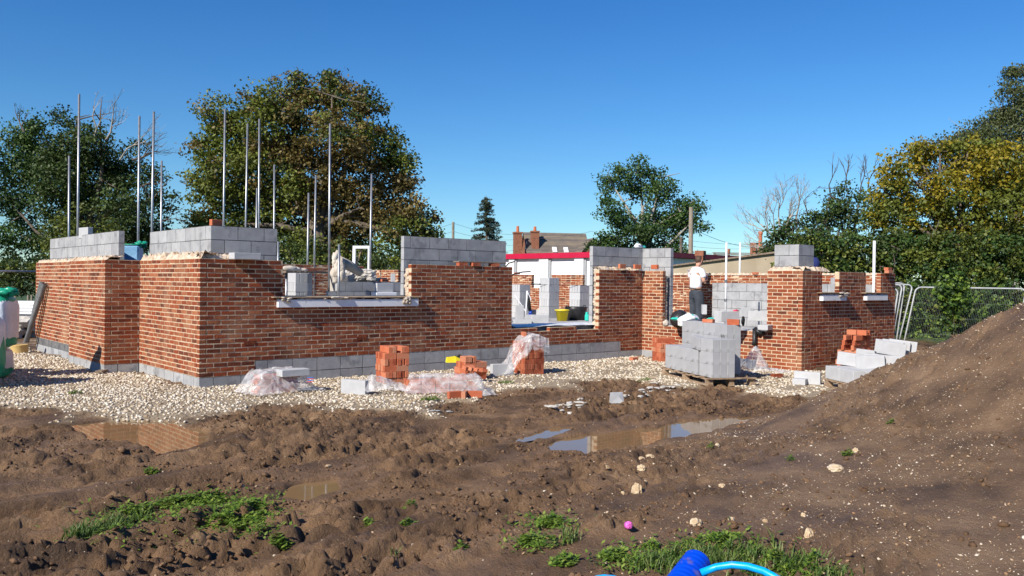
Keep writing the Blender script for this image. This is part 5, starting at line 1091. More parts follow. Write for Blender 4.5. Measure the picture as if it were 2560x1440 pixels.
o = link('carrier_bag', npmesh('carrier_bag', V_, F_, [M['white'], M['teal']], {'rnd': ('FACE', rng.uniform(0, 1, len(F_)))}, True, mi)); o.location = (qd2[0], qd2[1], .73); tag(o, 'white and green carrier bag on the sill of the low opening near the worker', 'carrier bag')
for (px, py, D, rz, lb, me_, tl) in ((1785, 800, 18.1, -60, 'grey block end on the sill behind the left brick', None, (0, R(90))), (1822, 802, 17.6, -20, 'pale grey block set upright on the sill beside the white tube', None, (0, 0)), (1905, 815, 17.6, 10, 'grey block on the sill near the right jamb, upper one', None, (R(90), 0)), (1895, 800, 18.8, -50, 'grey block on the floor behind the right jamb of the low opening', None, (0, 0)), (1760, 783, 19.6, 40, 'grey block on the floor beyond the carrier bag', None, (0, 0)), (1868, 790, 19.6, 60, 'dark-sided grey block on the floor beyond the sill', None, (0, 0))):
    q = atD(px, py, D); block((q[0], q[1], max(.64, q[2]-.02)), R(rz), lb, None, me_, tl)
for (px, py, D, m_, s_, lb) in ((1858, 803, 18, 'black', (.05, .03, .10), 'black glove draped over the upright block'), (1688, 797, 18.6, 'teal', (.12, .08, .035), 'teal wrapper beside the black bag'), (1665, 808, 18.0, 'cloth', (.08, .06, .07), 'lump of mortar-covered cloth at the left jamb of the right opening'), (1742, 802, 18.2, 'black', (.3, .15, .03), 'black sheet spread under the carrier bag'), (1840, 779, 19.4, 'redprint', (.09, .05, .05), 'faded red trowel handle and block bolster on the pale block'), (1780, 797, 18.9, 'teal', (.16, .07, .03), 'green strip of packaging beyond the left brick')):
    q = atD(px, py, D); mb = MB(); mb.rock((0, 0, 0), *s_, sub=2, rough=.16, seed=int(px)); o = mb.build('cloth' if m_ == 'cloth' else 'site_clutter', M[m_], None, tuple(q), smooth=True); tag(o, lb, {'black': 'glove', 'teal': 'packaging', 'cloth': 'cloth', 'redprint': 'tool'}[m_])
# ------------------------------------------------------------------ trees
def leaves(name, mats, C, per, cr, ls, parent=None, seed=1, flat=.65, up=.5, aspect=.6, mi=None, loc=None):
    """C (n,3) clump centres, cr clump radius, ls leaf length"""
    g = np.random.default_rng(seed); n = len(C); tot = n*per
    cen = np.repeat(C, per, 0); cs = np.repeat(g.uniform(.6, 1.35, n), per)
    d = g.normal(0, 1, (tot, 3)); d /= np.linalg.norm(d, axis=1)[:, None]; rad = g.uniform(0, 1, tot)**.5*cr*cs
    P = cen+d*rad[:, None]*np.array([1, 1, flat])
    nrm = g.normal(0, 1, (tot, 3))+np.array([0, 0, up])+d*.5; nrm /= np.linalg.norm(nrm, axis=1)[:, None]
    a = g.normal(0, 1, (tot, 3)); t = np.cross(nrm, a); t /= np.linalg.norm(t, axis=1)[:, None]; b = np.cross(nrm, t)
    s = (ls*g.uniform(.6, 1.35, tot))[:, None]
    V = np.stack([P-t*s*.5, P-b*s*.5*aspect+nrm*s*.06, P+t*s*.5, P+b*s*.5*aspect+nrm*s*.06], 1).reshape(-1, 3)
    F = np.arange(tot*4).reshape(-1, 4); rn = .45*np.repeat(g.uniform(0, 1, n), per)+.55*g.uniform(0, 1, tot)
    m2 = np.repeat(mi, per) if mi is not None else None
    if loc is not None: V = V-np.array(loc)
    return link(name, npmesh(name, V, F, mats, {'rnd': ('FACE', rn)}, False, m2), parent)
def shell(blobs, D, dens, cr, seed, rmin=.55, depth=.5, gap=.0, zmin=None):
    g = np.random.default_rng(seed); out = []; k = D/FPX
    for (px, py, r, *o) in blobs:
        ry = o[0] if o else r; dd = o[1] if len(o) > 1 else g.uniform(-1, 1)*r*k*.9
        c = np.array(atD(px, py, D+dd)); rr = r*k; rz_ = ry*k; n = max(3, int(dens*4*math.pi*rr*rz_/(cr*cr*3.1)))
        d = g.normal(0, 1, (n, 3)); d /= np.linalg.norm(d, axis=1)[:, None]; q = c+d*np.array([rr, rr, rz_])*g.uniform(rmin, 1.0, (n, 1))
        if gap: q = q[fbm(q[:, 0]*.5+q[:, 1]*.35, q[:, 2]*.6, 3, seed) > gap]
        out.append(q)
    q = np.concatenate(out)
    if zmin is not None: q = q[q[:, 2] > zmin]
    return q
def limbs(base, targets, r0_, m, parent, loc, seed=3, name='trunk', split=.45, twigs=0, tr=.03):
    g = random.Random(seed); mb = MB(); base = np.array(base, float)
    tz = max(t[2] for t in targets); top = base+np.array([0, 0, (tz-base[2])*split])+np.array([g.uniform(-.4, .4), g.uniform(-.4, .4), 0])
    mb.tube([base, base*.5+top*.5+np.array([g.uniform(-.2, .2), 0, 0]), top], [r0_, r0_*.8, r0_*.62], 10)
    for t in targets:
        t = np.array(t); s0 = base+(top-base)*g.uniform(.55, 1.0); mid = s0*.5+t*.5+np.array([g.uniform(-1, 1), g.uniform(-1, 1), g.uniform(-.2, .9)])*np.linalg.norm(t-s0)*.12
        rr = r0_*g.uniform(.28, .45); pts = [s0, s0*.6+mid*.4, mid, mid*.45+t*.55, t]; mb.tube(pts, [rr, rr*.85, rr*.6, rr*.38, rr*.15], 6)
        for _ in range(twigs):
            f = g.uniform(.35, 1); a = s0+(t-s0)*f; a = mid if f < .6 else (mid+t)/2 if f < .8 else t
            L_ = min(np.linalg.norm(t-s0)*g.uniform(.15, .3), 1.5); e = a+np.array([g.gauss(0, 1), g.gauss(0, 1), g.gauss(.5, .7)])*L_*.6; mb.tube([a, (a+e)/2+np.array([g.gauss(0, .1), g.gauss(0, .1), 0])*L_, e], [tr, tr*.6, tr*.25], 4, cap=False)
    o = mb.build(name, m, parent, smooth=True); o.location = -Vector(loc); return o
def bare(name, root, dirv, L_, r_, depth, m, parent, loc, seed, spread=.55, grav=.0):
    g = random.Random(seed); mb = MB()
    def rec(p, d, L, r, k):
        d = d/np.linalg.norm(d); q = p+d*L*.5+np.array([g.gauss(0, 1), g.gauss(0, 1), g.gauss(0, 1)])*L*.06; e = p+d*L+np.array([g.gauss(0, 1), g.gauss(0, 1), g.gauss(0, 1)])*L*.08
        mb.tube([p, q, e], [r, r*.8, r*.6], 5 if r > .03 else 3, cap=False)
        if k == 0: return
        for _ in range(g.choice((2, 3, 3))):
            nd = d+np.array([g.gauss(0, 1), g.gauss(0, 1), g.gauss(0, .9)])*spread; nd[2] += .12-grav; rec(e if g.random() < .6 else q, nd, L*g.uniform(.58, .85), r*.58, k-1)
    for dv in dirv: rec(np.array(root, float), np.array(dv, float), L_, r_, depth)
    o = mb.build(name, m, parent, smooth=False); o.location = -Vector(loc); return o
def fdir(dx, dz): v = RT*dx; return (v[0], v[1], dz)
def tree(name, label, cat, px, D, group=None):
    b = atD(px, 700, D); return thing(name, label, cat, (b[0], b[1], -.1), 0, group)
# big turning tree
D = 52; bt = tree('broad_tree', 'big round-crowned tree with olive and rusty brown leaves behind the house', 'tree', 800, D); lc = tuple(bt.location)
Bg = [(560, 292, 62), (520, 372, 52), (600, 350, 75), (500, 470, 42), (560, 430, 80), (505, 545, 45), (580, 520, 85), (560, 610, 70), (660, 290, 75), (650, 430, 80), (690, 520, 80), (520, 250+30, 28), (650, 600, 70)]
Bb = [(720, 255, 62), (790, 250, 66), (760, 330, 90), (860, 260, 66), (930, 285, 50), (850, 350, 95), (930, 370, 80), (800, 440, 100), (900, 470, 95), (700, 380, 80), (985, 420, 52), (1005, 395, 30), (1010, 475, 42), (960, 540, 80), (750, 560, 90), (850, 580, 95), (1000, 580, 62), (1055, 590, 38), (1040, 650, 60), (900, 650, 90), (780, 650, 80), (680, 640, 60), (740, 480, 60)]
Cg = shell(Bg, D, 1.9, .75, 5, gap=.24, rmin=.3); Cb = shell(Bb+[(830, 215, 40), (900, 235, 34), (750, 215, 34), (1020, 430, 26), (1070, 620, 40), (1060, 560, 36), (1030, 520, 44), (1085, 590, 20)], D, 1.8, .75, 6, gap=.25, rmin=.3)
lg = leaves('crown', [M['leaf_olive'], M['leaf_brown'], M['leaf_dark']], np.concatenate([Cg, Cb]), 66, .85, .215, bt, 5, mi=np.concatenate([(rng.uniform(0, 1, len(Cg)) < .10).astype(int), np.where((Cb[:, 2] > 10.5) & (rng.uniform(0, 1, len(Cb)) < .55), 1, np.where(fbm(Cb[:, 0]*.4, Cb[:, 2]*.4, 2, 3) > .61, 1, 2*(rng.uniform(0, 1, len(Cb)) < .35)))]), loc=lc)
limbs(lc, [atD(x, y, D+random.uniform(-2, 2)) for x, y in ((560, 320), (520, 460), (560, 560), (640, 300), (740, 240), (830, 240), (920, 300), (980, 420), (1000, 560), (900, 520), (700, 450), (820, 400), (1060, 620), (620, 600), (880, 610))], .75, M['bark'], bt, lc, twigs=7, tr=.07)
# left ivy tree
D = 46; lt_ = tree('ivy_tree', 'dark ivy-clad tree with dead bare branches at the top, at the left', 'tree', 215, D); lc = tuple(lt_.location)
Bl = [(-20, 470, 70), (50, 340, 42), (95, 320, 36), (60, 420, 70), (-30, 380, 40), (110, 400, 75), (150, 290, 22), (190, 310, 24), (170, 380, 70), (235, 360, 55), (150, 480, 90), (60, 540, 70), (240, 440, 90), (300, 440, 60), (320, 520, 75), (240, 540, 90), (10, 590, 45), (345, 370, 24), (375, 440, 32), (390, 500, 26), (410, 520, 16), (370, 580, 60), (395, 610, 48), (300, 610, 70), (430, 490, 10), (90, 620, 36), (395, 450, 18), (150, 600, 60)]
Cl = shell(Bl, D, 2.1, .6, 8, gap=.22, rmin=.3)
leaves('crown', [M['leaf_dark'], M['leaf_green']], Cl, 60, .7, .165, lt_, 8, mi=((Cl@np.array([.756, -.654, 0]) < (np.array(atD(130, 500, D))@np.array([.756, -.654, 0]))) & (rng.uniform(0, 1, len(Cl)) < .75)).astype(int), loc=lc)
limbs(lc, [atD(x, y, D+random.uniform(-1.5, 1.5)) for x, y in ((60, 380), (110, 330), (190, 300), (250, 300), (330, 420), (380, 500), (20, 500), (60, 600), (330, 600))], .5, M['bark'], lt_, lc, twigs=5, tr=.05)
for k, (px, py, dx, dz, L_, dp) in enumerate(((235, 345, .1, 1, 1.0, 4), (265, 350, .45, 1, 1.0, 4), (300, 400, .8, .9, 1.0, 4), (330, 400, 1, .35, .9, 4), (340, 470, 1, .15, .9, 3), (370, 560, 1, .3, .8, 3), (60, 330, -.5, .9, .6, 3), (-10, 400, -.8, .5, .8, 3))):
    bare('dead_branch', atD(px, py, D-1.5), [fdir(dx, dz)], L_, .055, dp, M['palebark'] if k in (0, 1, 2) else M['bark'], lt_, lc, 20+k, .42)
# olive shrub beneath left tree
D = 36; sh = tree('shrub', 'yellow-green shrub in front of the dark left tree, above the left block wall', 'shrub', 190, D); lc = tuple(sh.location); C_ = shell([(150, 570, 42), (200, 555, 46), (250, 590, 42), (130, 620, 30), (200, 630, 60), (280, 630, 40)], D, 1.0, .45, 9, gap=.3)
leaves('foliage', [M['leaf_olive']], C_, 46, .5, .15, sh, 9, loc=lc); limbs(lc, [atD(x, y, D) for x, y in ((150, 570), (200, 560), (250, 590))], .10, M['bark'], sh, lc)
# bushes behind rear wall at centre
D = 44; sh = tree('shrub', 'green shrub low under the big tree behind the rear brick wall', 'shrub', 760, D); lc = tuple(sh.location); C_ = shell([(720, 620, 40), (790, 640, 50), (860, 650, 45), (930, 655, 45), (980, 650, 40)], D, 1.0, .5, 10)
leaves('foliage', [M['leaf_dark'], M['leaf_olive']], C_, 40, .55, .18, sh, 10, mi=(rng.uniform(0, 1, len(C_)) < .3).astype(int), loc=lc); limbs(lc, [atD(x, y, D) for x, y in ((720, 625), (800, 650), (930, 655))], .10, M['bark'], sh, lc)
# left hedge
D = 31; hd = tree('hedge', 'long dark leafy hedge beyond the left end of the house', 'hedge', 0, D); lc = tuple(hd.location); C_ = shell([(-60+34*i, 700, 34, 46, (i % 3-1)*.3) for i in range(7)]+[(-60+30*i, 668, 22, 14) for i in range(8)], D, 1.5, .35, 11, zmin=.1)
leaves('foliage', [M['leaf_dark'], M['leaf_olive']], C_, 46, .36, .11, hd, 11, mi=(C_[:, 2] > 1.5).astype(int)*(rng.uniform(0, 1, len(C_)) < .5), loc=lc); limbs(lc, [atD(x, 690, D) for x in (-60, 0, 50, 110)], .08, M['bark'], hd, lc)
for k, (px, D) in enumerate(((8, 29.5), (22, 29.5), (38, 29.5), (70, 29.5), (79, 29.5))):
    q = atD(px, 750, D); mb = MB(); mb.tube([(0, 0, 0), (0, 0, 1.05)], .035, 6); o = mb.build('wooden_post', M['polewood'], None, (q[0], q[1], 0)); tag(o, 'short grey post standing in a row before the left hedge', 'post', 'posts before the left hedge')
# far round tree
D = 170; ft = tree('distant_tree', 'small dark round tree far away at the left edge of the picture', 'tree', 25, D); lc = tuple(ft.location); C_ = shell([(22, 640, 14), (10, 655, 14), (36, 655, 14), (25, 672, 24, 20)], D, 1.2, 1.1, 12); leaves('crown', [M['leaf_dark']], C_, 30, 1.2, .6, ft, 12, loc=lc); limbs(lc, [atD(22, 650, D), atD(35, 660, D)], .3, M['bark'], ft, lc)
D = 150; ft = tree('distant_tree', 'low dark tree on the horizon just left of the house end', 'tree', 85, D); lc = tuple(ft.location); C_ = shell([(80, 655, 12), (100, 650, 16), (70, 668, 12), (95, 675, 24, 18), (60, 676, 14)], D, 1.2, 1.0, 13); leaves('crown', [M['leaf_dark']], C_, 30, 1.1, .55, ft, 13, loc=lc); limbs(lc, [atD(90, 658, D), atD(100, 665, D)], .3, M['bark'], ft, lc)
# conifer
D = 88; cf = tree('conifer', 'lone dark spruce against the sky above the front blockwork', 'tree', 1216, D); lc = tuple(cf.location); g = np.random.default_rng(4); Q = []; kk = D/FPX; mbt = MB()
cb = np.array(atD(1217, 640, D)); ct = np.array(atD(1215, 488, D)); mbt.tube([lc, cb, ct], [.22, .16, .02], 8)
for i in range(130):
    f = g.uniform(0, 1)**.85; wmax = (4+54*f**.85)*kk; an = g.uniform(0, 6.28); L_ = wmax*g.uniform(.5, 1.08); p0 = ct+(cb-ct)*f
    e = p0+np.array([math.cos(an)*L_, math.sin(an)*L_, -.12*L_+.05]); mbt.tube([p0, e], [.04, .01], 3, cap=False)
    for t in np.linspace(.3, 1, max(2, int(L_*3.2))): Q.append(p0+(e-p0)*t)
leaves('needles', [M['needle']], np.array(Q), 20, .24, .30, cf, 14, aspect=.22, flat=.7, up=.0, loc=lc); o = mbt.build('trunk', M['bark'], cf); o.location = -Vector(lc)
# mid green tree
D = 84; gt = tree('broad_tree', 'bright green rounded tree with visible limbs behind the white building', 'tree', 1610, D); lc = tuple(gt.location)
B_ = [(1530, 455, 32), (1560, 440, 30), (1605, 425, 30), (1650, 440, 30), (1520, 490, 28), (1580, 470, 40), (1640, 480, 40), (1670, 480, 26), (1530, 530, 36), (1560, 560, 40), (1610, 590, 50), (1530, 600, 44), (1690, 540, 44), (1725, 520, 34), (1745, 555, 24), (1650, 560, 46), (1500, 620, 30), (1600, 640, 50), (1680, 600, 40), (1690, 640, 40), (1550, 640, 40), (1710, 580, 30)]
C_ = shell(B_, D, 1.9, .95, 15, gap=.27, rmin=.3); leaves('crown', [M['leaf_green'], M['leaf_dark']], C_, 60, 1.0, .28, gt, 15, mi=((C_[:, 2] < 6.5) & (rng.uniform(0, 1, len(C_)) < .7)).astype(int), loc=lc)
limbs(lc, [atD(x, y, D+random.uniform(-2, 2)) for x, y in ((1530, 460), (1600, 430), (1650, 445), (1560, 520), (1640, 500), (1700, 530), (1740, 545), (1520, 590), (1600, 560), (1680, 600))], .6, M['palebark'], gt, lc, twigs=5, tr=.08)
# right-hand trees
def rtree(name, label, px, D, B_, mats, seed, cr=.5, ls=.16, per=44, gap=.3, tg=None, mi=None, dens=.95, m='bark', tw=4, zmin=.15, cat='tree', trr=.2, up=.5, asp=.6):
    t = tree(name, label, cat, px, D); lc = tuple(t.location); C_ = shell(B_, D, dens*1.7, cr, seed, gap=gap-.08, zmin=zmin, rmin=.4)
    leaves('crown', [M[x] for x in mats], C_, per, cr*1.15, ls, t, seed, mi=(mi(C_) if mi else None), loc=lc, up=up, aspect=asp)
    limbs(lc, [atD(b[0], b[1]-b[2]*.4, D) for b in (tg or B_)][:14], trr, M[m], t, lc, seed=seed, twigs=tw, tr=.022); return t, lc
rnd2 = lambda p: (lambda C_: (rng.uniform(0, 1, len(C_)) < p).astype(int))
t, lc = rtree('hawthorn', 'dark green bush growing round a bare twiggy tree, left end of the right-hand tree belt', 1925, 33, [(1915, 625, 28), (1945, 590, 34), (1900, 660, 24), (1960, 640, 50), (1985, 580, 36), (1930, 700, 50), (1990, 690, 60)], ['leaf_dark', 'leaf_green'], 31, mi=rnd2(.3), cr=.38, ls=.13)
for k, (px, py, dx, dz, L_) in enumerate(((1955, 590, -.1, 1, .75), (1950, 600, -.9, .55, .72), (1955, 610, -.5, .9, .7), (1950, 620, -1, .15, .6), (1990, 560, .15, 1, .6), (1965, 580, .3, 1, .7))):
    bare('bare_branch', atD(px, py, 33), [fdir(dx, dz)], L_, .05, 5, M['palebark'], t, lc, 40+k, .42)
t, lc = rtree('thin_tree', 'slender dark tree with sparse upright shoots left of the yellowing tree', 2080, 33, [(2030, 560, 32), (2075, 500, 24), (2095, 520, 36), (2060, 570, 44), (2120, 480, 22), (2130, 540, 44), (2150, 500, 26), (2080, 640, 60), (2000, 620, 30), (2020, 650, 44)], ['leaf_dark', 'leaf_green'], 32, mi=rnd2(.25), cr=.36, ls=.12, gap=.38, tw=9)
for k, (px, py, dx, dz) in enumerate(((2075, 480, 0, 1), (2115, 460, .1, 1), (2150, 480, .1, 1), (2020, 540, -.2, 1), (2000, 600, -.3, 1), (2170, 470, .2, 1))):
    bare('upright_shoot', atD(px, py, 33), [fdir(dx, dz)], .55, .03, 3, M['bark'], t, lc, 60+k, .25)
rtree('birch', 'feathery birch rising behind the yellowing tree at the right edge', 2540, 38, [(2545, 190, 26), (2520, 230, 30), (2570, 240, 50), (2505, 290, 28), (2540, 310, 44), (2470, 330, 28), (2420, 355, 24), (2385, 350, 16), (2480, 380, 50), (2560, 400, 70), (2440, 390, 40), (2600, 330, 60), (2360, 345, 12), (2350, 365, 10), (2440, 325, 30), (2400, 345, 26), (2485, 295, 30), (2525, 180, 24), (2465, 350, 40), (2560, 280, 50)], ['leaf_birch'], 33, cr=.42, ls=.13, gap=.28, dens=1.5, m='palebark', tw=4, asp=.5, up=-.3)
t, lc = rtree('yellowing_tree', 'large dense tree turning yellow at the top, filling the right side', 2400, 29, [(2240, 430, 46), (2290, 400, 44), (2210, 490, 44), (2350, 400, 52), (2420, 400, 60), (2500, 420, 70), (2570, 440, 70), (2300, 480, 80), (2400, 500, 95), (2500, 530, 95), (2230, 560, 70), (2320, 590, 85), (2440, 620, 95), (2560, 620, 90), (2620, 520, 80), (2310, 362, 18), (2280, 372, 14), (2440, 372, 30), (2190, 545, 30), (2250, 640, 60)], ['leaf_yellow', 'leaf_olive', 'leaf_dark'], 34, cr=.36, ls=.125, per=52, gap=.28, trr=.35,
    mi=lambda C_: np.where(C_[:, 2]+1.6*(fbm(C_[:, 0]*.6, C_[:, 1]*.6+C_[:, 2]*.5, 2, 5)-.5)*2 > 4.3, (rng.uniform(0, 1, len(C_)) < .25).astype(int), np.where(rng.uniform(0, 1, len(C_)) < .75, 1, 0)))
for k, (px, w_, lb) in enumerate(((2010, 60, 'dark green hedge shrub directly behind the right wing corner blocks'), (2110, 64, 'dark green hedge shrub behind the two small window gaps'), (2225, 66, 'speckled green hedge shrub above the leaning fence panels'), (2345, 70, 'green hedge shrub behind the left half of the mesh fence'), (2470, 74, 'shadowy hedge shrub behind the right half of the mesh fence'), (2590, 70, 'hedge shrub cut off by the right edge above the mound'))):
    rtree('hedge_shrub', lb, px, 27.5, [(px-w_*.5, 650, w_*.6, 70), (px+w_*.3, 640, w_*.7, 74), (px, 740, w_*.9, 80), (px-w_*.4, 790, w_*.7, 50), (px+w_*.5, 780, w_*.7, 60)], ['leaf_dark', 'leaf_olive', 'leaf_green'], 70+k, cr=.30, ls=.115, per=46, gap=.06, mi=lambda C_: np.where(rng.uniform(0, 1, len(C_)) < .25, 0, np.where(rng.uniform(0, 1, len(C_)) < .55, 1, 2)), cat='shrub', trr=.09, tw=2, dens=1.3)
# bindweed on the fence
def ivy(label, pts, seed, D, r=.25):
    b = atD(pts[0][0], pts[0][1], D); t = thing('climbing_vine', label, 'vine', (b[0], b[1], 0)); lc = tuple(t.location); g = np.random.default_rng(seed); Q = []
    for (px, py, k) in pts:
        c = np.array(atD(px, py, D)); Q += [c+g.normal(0, 1, 3)*np.array([r*.6, r*.6, r]) for _ in range(k)]
    Q = np.array(Q); Q = Q[Q[:, 2] > .02]; leaves('vine_leaves', [M['weed'], M['leaf_green']], Q, 9, .12, .10, t, seed, aspect=.85, loc=lc, mi=(g.uniform(0, 1, len(Q)) < .55).astype(int))
    mb = MB(); mb.tube([np.array([lc[0], lc[1], 0]), *[np.array(atD(px, py, D)) for px, py, k in pts[:5]]], .012, 5); o = mb.build('stem', M['bark'], t); o.location = -Vector(lc)
ivy('broad-leaved bright green vine pouring over the middle of the mesh fence', [(2385, 800, 12), (2378, 770, 22), (2380, 740, 30), (2395, 722, 32), (2365, 718, 24), (2360, 745, 14), (2400, 760, 12), (2410, 735, 14)], 91, 22.9, .20)
ivy('thin green creeper climbing the left end of the mesh fence', [(2262, 850, 16), (2268, 812, 16), (2285, 790, 14), (2300, 760, 14), (2330, 735, 14), (2350, 730, 14), (2290, 720, 10), (2310, 800, 20), (2340, 830, 26)], 92, 24.4, .18)
ivy('sparse creeper on the right part of the mesh fence near the mound', [(2470, 800, 18), (2465, 770, 16), (2470, 745, 14), (2450, 735, 12), (2500, 745, 12), (2510, 730, 12), (2430, 800, 20), (2420, 840, 20)], 93, 24.0, .18)
ivy('low nettles and creeper on the ground at the foot of the mesh fence', [(2260, 872, 40), (2300, 875, 50), (2340, 872, 50), (2380, 868, 40), (2290, 850, 24), (2420, 860, 30)], 94, 23.9, .12)
# mesh fence panel
def fence_panel(label, A, B_, top_l, top_r, n, rr=.021, wires=True, hh=None, grp=None):
    A = np.array(A, float); B_ = np.array(B_, float); TL = np.array(top_l, float); TR = np.array(top_r, float); loc = A.copy(); r = thing('mesh_fence', label, 'fence', tuple(loc), 0, grp)
    u = (TR-TL)/np.linalg.norm(TR-TL); v = (TL-A)/np.linalg.norm(TL-A); cr = .14
    mb = MB(); path = [A, TL-v*cr]+[TL-v*cr+v*cr*math.sin(t)+u*cr*(1-math.cos(t)) for t in np.linspace(.3, 1.57, 5)]+[TR-u*cr+u*cr*math.sin(t)-v*cr*(1-math.cos(t)) for t in np.linspace(0, 1.3, 5)]+[TR-v*cr, B_]
    mb.tube(path, rr, 8); o = mb.build('tube_frame', M['fenceframe'], r, smooth=True); o.location = -Vector(loc)
    mb = MB(); mb.tube([A+v*.15, B_+v*.15], rr*.8, 6); o = mb.build('bottom_rail', M['fenceframe'], r, smooth=True); o.location = -Vector(loc)
    if wires:
        mb = MB()
        for i in range(1, n):
            f = i/n; mb.tube([A+(B_-A)*f+v*.15, TL+(TR-TL)*f], .0019, 3, cap=False)
        for h in (.25, .5, .75): mb.tube([A+(TL-A)*h, B_+(TR-B_)*h], .0022, 3, cap=False)
        o = mb.build('wire_mesh', M['wire'], r); o.location = -Vector(loc)
    return r
A = atZ(2256, 874, 0); TL = atD(2290, 718, proj(A)[2]+.35); DR = 22.8; TR = np.array(atD(2566, 722, DR)); Bp = np.array([TR[0]-(TL[0]-A[0]), TR[1]-(TL[1]-A[1]), 0]); fence_panel('mesh fence panel with rounded corners along the hedge, half hidden by the mound', A, Bp, TL, TR, 64)
A2 = Bp+np.array([.1, -.04, 0]); e_ = (np.array(Bp)-np.array(A)); e_[2] = 0; fence_panel('next mesh fence panel mostly beyond the right edge behind the mound', A2, A2+e_, TR+np.array([.1, -.04, 0]), TR+np.array([.1, -.04, 0])+e_, 64)
for k, (x0, y0, x1, y1, lb) in enumerate(((2242, 868, 2282, 712, 'leaning fence panel end farthest right of the stacked panels by the wing'), (2238, 862, 2262, 708, 'leaning fence panel end in the middle of the stacked panels by the wing'), (2226, 858, 2256, 712, 'leaning fence panel end nearest the wing wall'), (2222, 850, 2246, 722, 'leaning fence panel mostly hidden behind the wing wall'))):
    a = atD(x0, y0, 23.2-.12*k); a[2] = .0; t_ = atD(x1, y1, 23.5-.12*k); ln = -RT*2.6; ln[2] = 0
    fence_panel(lb, np.array(a)+ln, a, np.array(t_)+ln, t_, 60, .021, wires=True)
# white tag on fence
q = atD(2353, 753, 23.9); mb = MB(); mb.tube([(0, -.008, 0), (0, .008, 0)], .05, 12); o = mb.build('round_tag', M['white'], None, tuple(q)); o.rotation_euler = (0, 0, R(-40)); tag(o, 'small round white tag hanging on the mesh fence', 'tag')
# ------------------------------------------------------------------ background buildings
def frame3(px, D, ang):
    """origin below pixel, axes: u along ang from camera right (deg), v away"""
    o = np.array(atD(px, 700, D)); rgt = np.array([RT[0], RT[1], 0]); rgt /= np.linalg.norm(rgt); fw = np.array([FW[0], FW[1], 0]); fw /= np.linalg.norm(fw)
    a = R(ang); u = rgt*math.cos(a)+fw*math.sin(a); v = -rgt*math.sin(a)+fw*math.cos(a); return o, u, v
# white building with crimson fascia
cr_ = np.array(atD(1612, 640, 43.5)); wl = np.array(atD(975, 640, 60.0)); du = np.array([cr_[0]-wl[0], cr_[1]-wl[1]]); Lw = float(np.linalg.norm(du)); du = du/Lw; dv = np.array([-du[1], du[0]]); 
if dv@FW[:2] < 0: dv = -dv
zt_ = 1.7+(709.9-627.5)/FPX*43.5; zf = zt_-.30
wb = thing('white_building', 'long low white-panelled building with a crimson fascia behind the house', 'building', (wl[0], wl[1], 0)); off = Vector(wb.location)
def wpart(name, fn, m, **k):
    mb = MB(); fn(mb); o = mb.build(name, M[m], wb); o.location = -off; return o
O_ = (wl[0], wl[1]); 
wpart('wall', lambda mb: mb.fbox(O_, du, dv, 0, Lw, -.2, zf, 0, 12), 'whitewall')
wpart('fascia', lambda mb: mb.fbox(O_, du, dv, .35, Lw+.35, zf+.002, zt_, -.25, .1), 'crimson')
wpart('roof', lambda mb: mb.fbox(O_, du, dv, .40, Lw+.30, zf+.02, zt_-.02, .102, 12.3), 'maroonroof')
sp = []
for px in (996, 1295, 1385, 1612):
    pass
def sOf(px):
    d = ray(px, 660)[:2]; # solve cam + t d = O + s du
    A_ = np.array([[d[0], -du[0]], [d[1], -du[1]]]); t, s = np.linalg.solve(A_, np.array(O_)); return s
for px0, px1 in ((976, 990), (1277, 1290), (1352, 1375), (1441, 1463), (1540, 1565)):
    s0, s1 = sOf(px0), sOf(px1)
    wpart('panel_pilaster', lambda mb: mb.fbox(O_, du, dv, s0, s1, -.1, zf-.003, -.16, -.002), 'whitewall')
    s2 = s1+.02; wpart('downpipe', lambda mb: mb.fbox(O_, du, dv, s2, s2+.12, -.1, zf-.01, -.10, -.002), 'greytrim')
# side wing roof falling away to right: side wall
e1 = np.array(atD(1728, 668, 62.0)); ds = np.array([e1[0]-cr_[0], e1[1]-cr_[1]]); Ls = np.linalg.norm(ds); ds = ds/Ls; dn = np.array([-ds[1], ds[0]]); 
if dn@RT[:2] > 0: dn = -dn
wpart('side_roof', lambda mb: mb.fbox((cr_[0]+dn[0]*-.1+.3*du[0], cr_[1]+.3*du[1]), ds, dn, .1, Ls, zf+.003, zt_-.03, -.3, .4), 'maroonroof')
wpart('side_wall', lambda mb: mb.fbox((cr_[0]+.02*du[0], cr_[1]+.02*du[1]), ds, dn, .3, Ls-.2, -.2, zf-.004, -.02, 1.0), 'whitewall')
# brick house with tile roof
D = 108; kk = D/FPX; o_, u_, v_ = frame3(1311, D, 10)
hs_ = thing('brick_house', 'distant brick house with brown tiled roof and two chimneys, above the crimson fascia', 'house', (o_[0], o_[1], 0)); off = Vector(hs_.location)
def zpx(py, D_=D, px=1380): return 1.7+((705.7+.01254*(px-1280))-py)*D_/FPX
zr = zpx(580.5, D, 1311); Lr = (1456-1311)*kk*1.04; hw = 3.9; ze = zr-4.3
def hpart(name, m, vs, fs, parent=None):
    mb = MB(); mb.add(vs, fs); ob = mb.build(name, M[m], parent or hs_); ob.location = -off if parent is None else (0, 0, 0); return ob
def hp(a, b, z): q = o_+u_*a+v_*b; return (q[0], q[1], z)
hpart('wall', 'farbrick', [hp(0, -hw, 0), hp(Lr, -hw, 0), hp(Lr, hw, 0), hp(0, hw, 0), hp(0, -hw, ze), hp(Lr, -hw, ze), hp(Lr, hw, ze), hp(0, hw, ze), hp(0, 0, zr-.15), hp(Lr, 0, zr-.15)], [(0, 1, 5, 4), (2, 3, 7, 6), (3, 0, 4, 8, 7), (1, 2, 6, 9, 5)])
mb = MB(); nR = 22
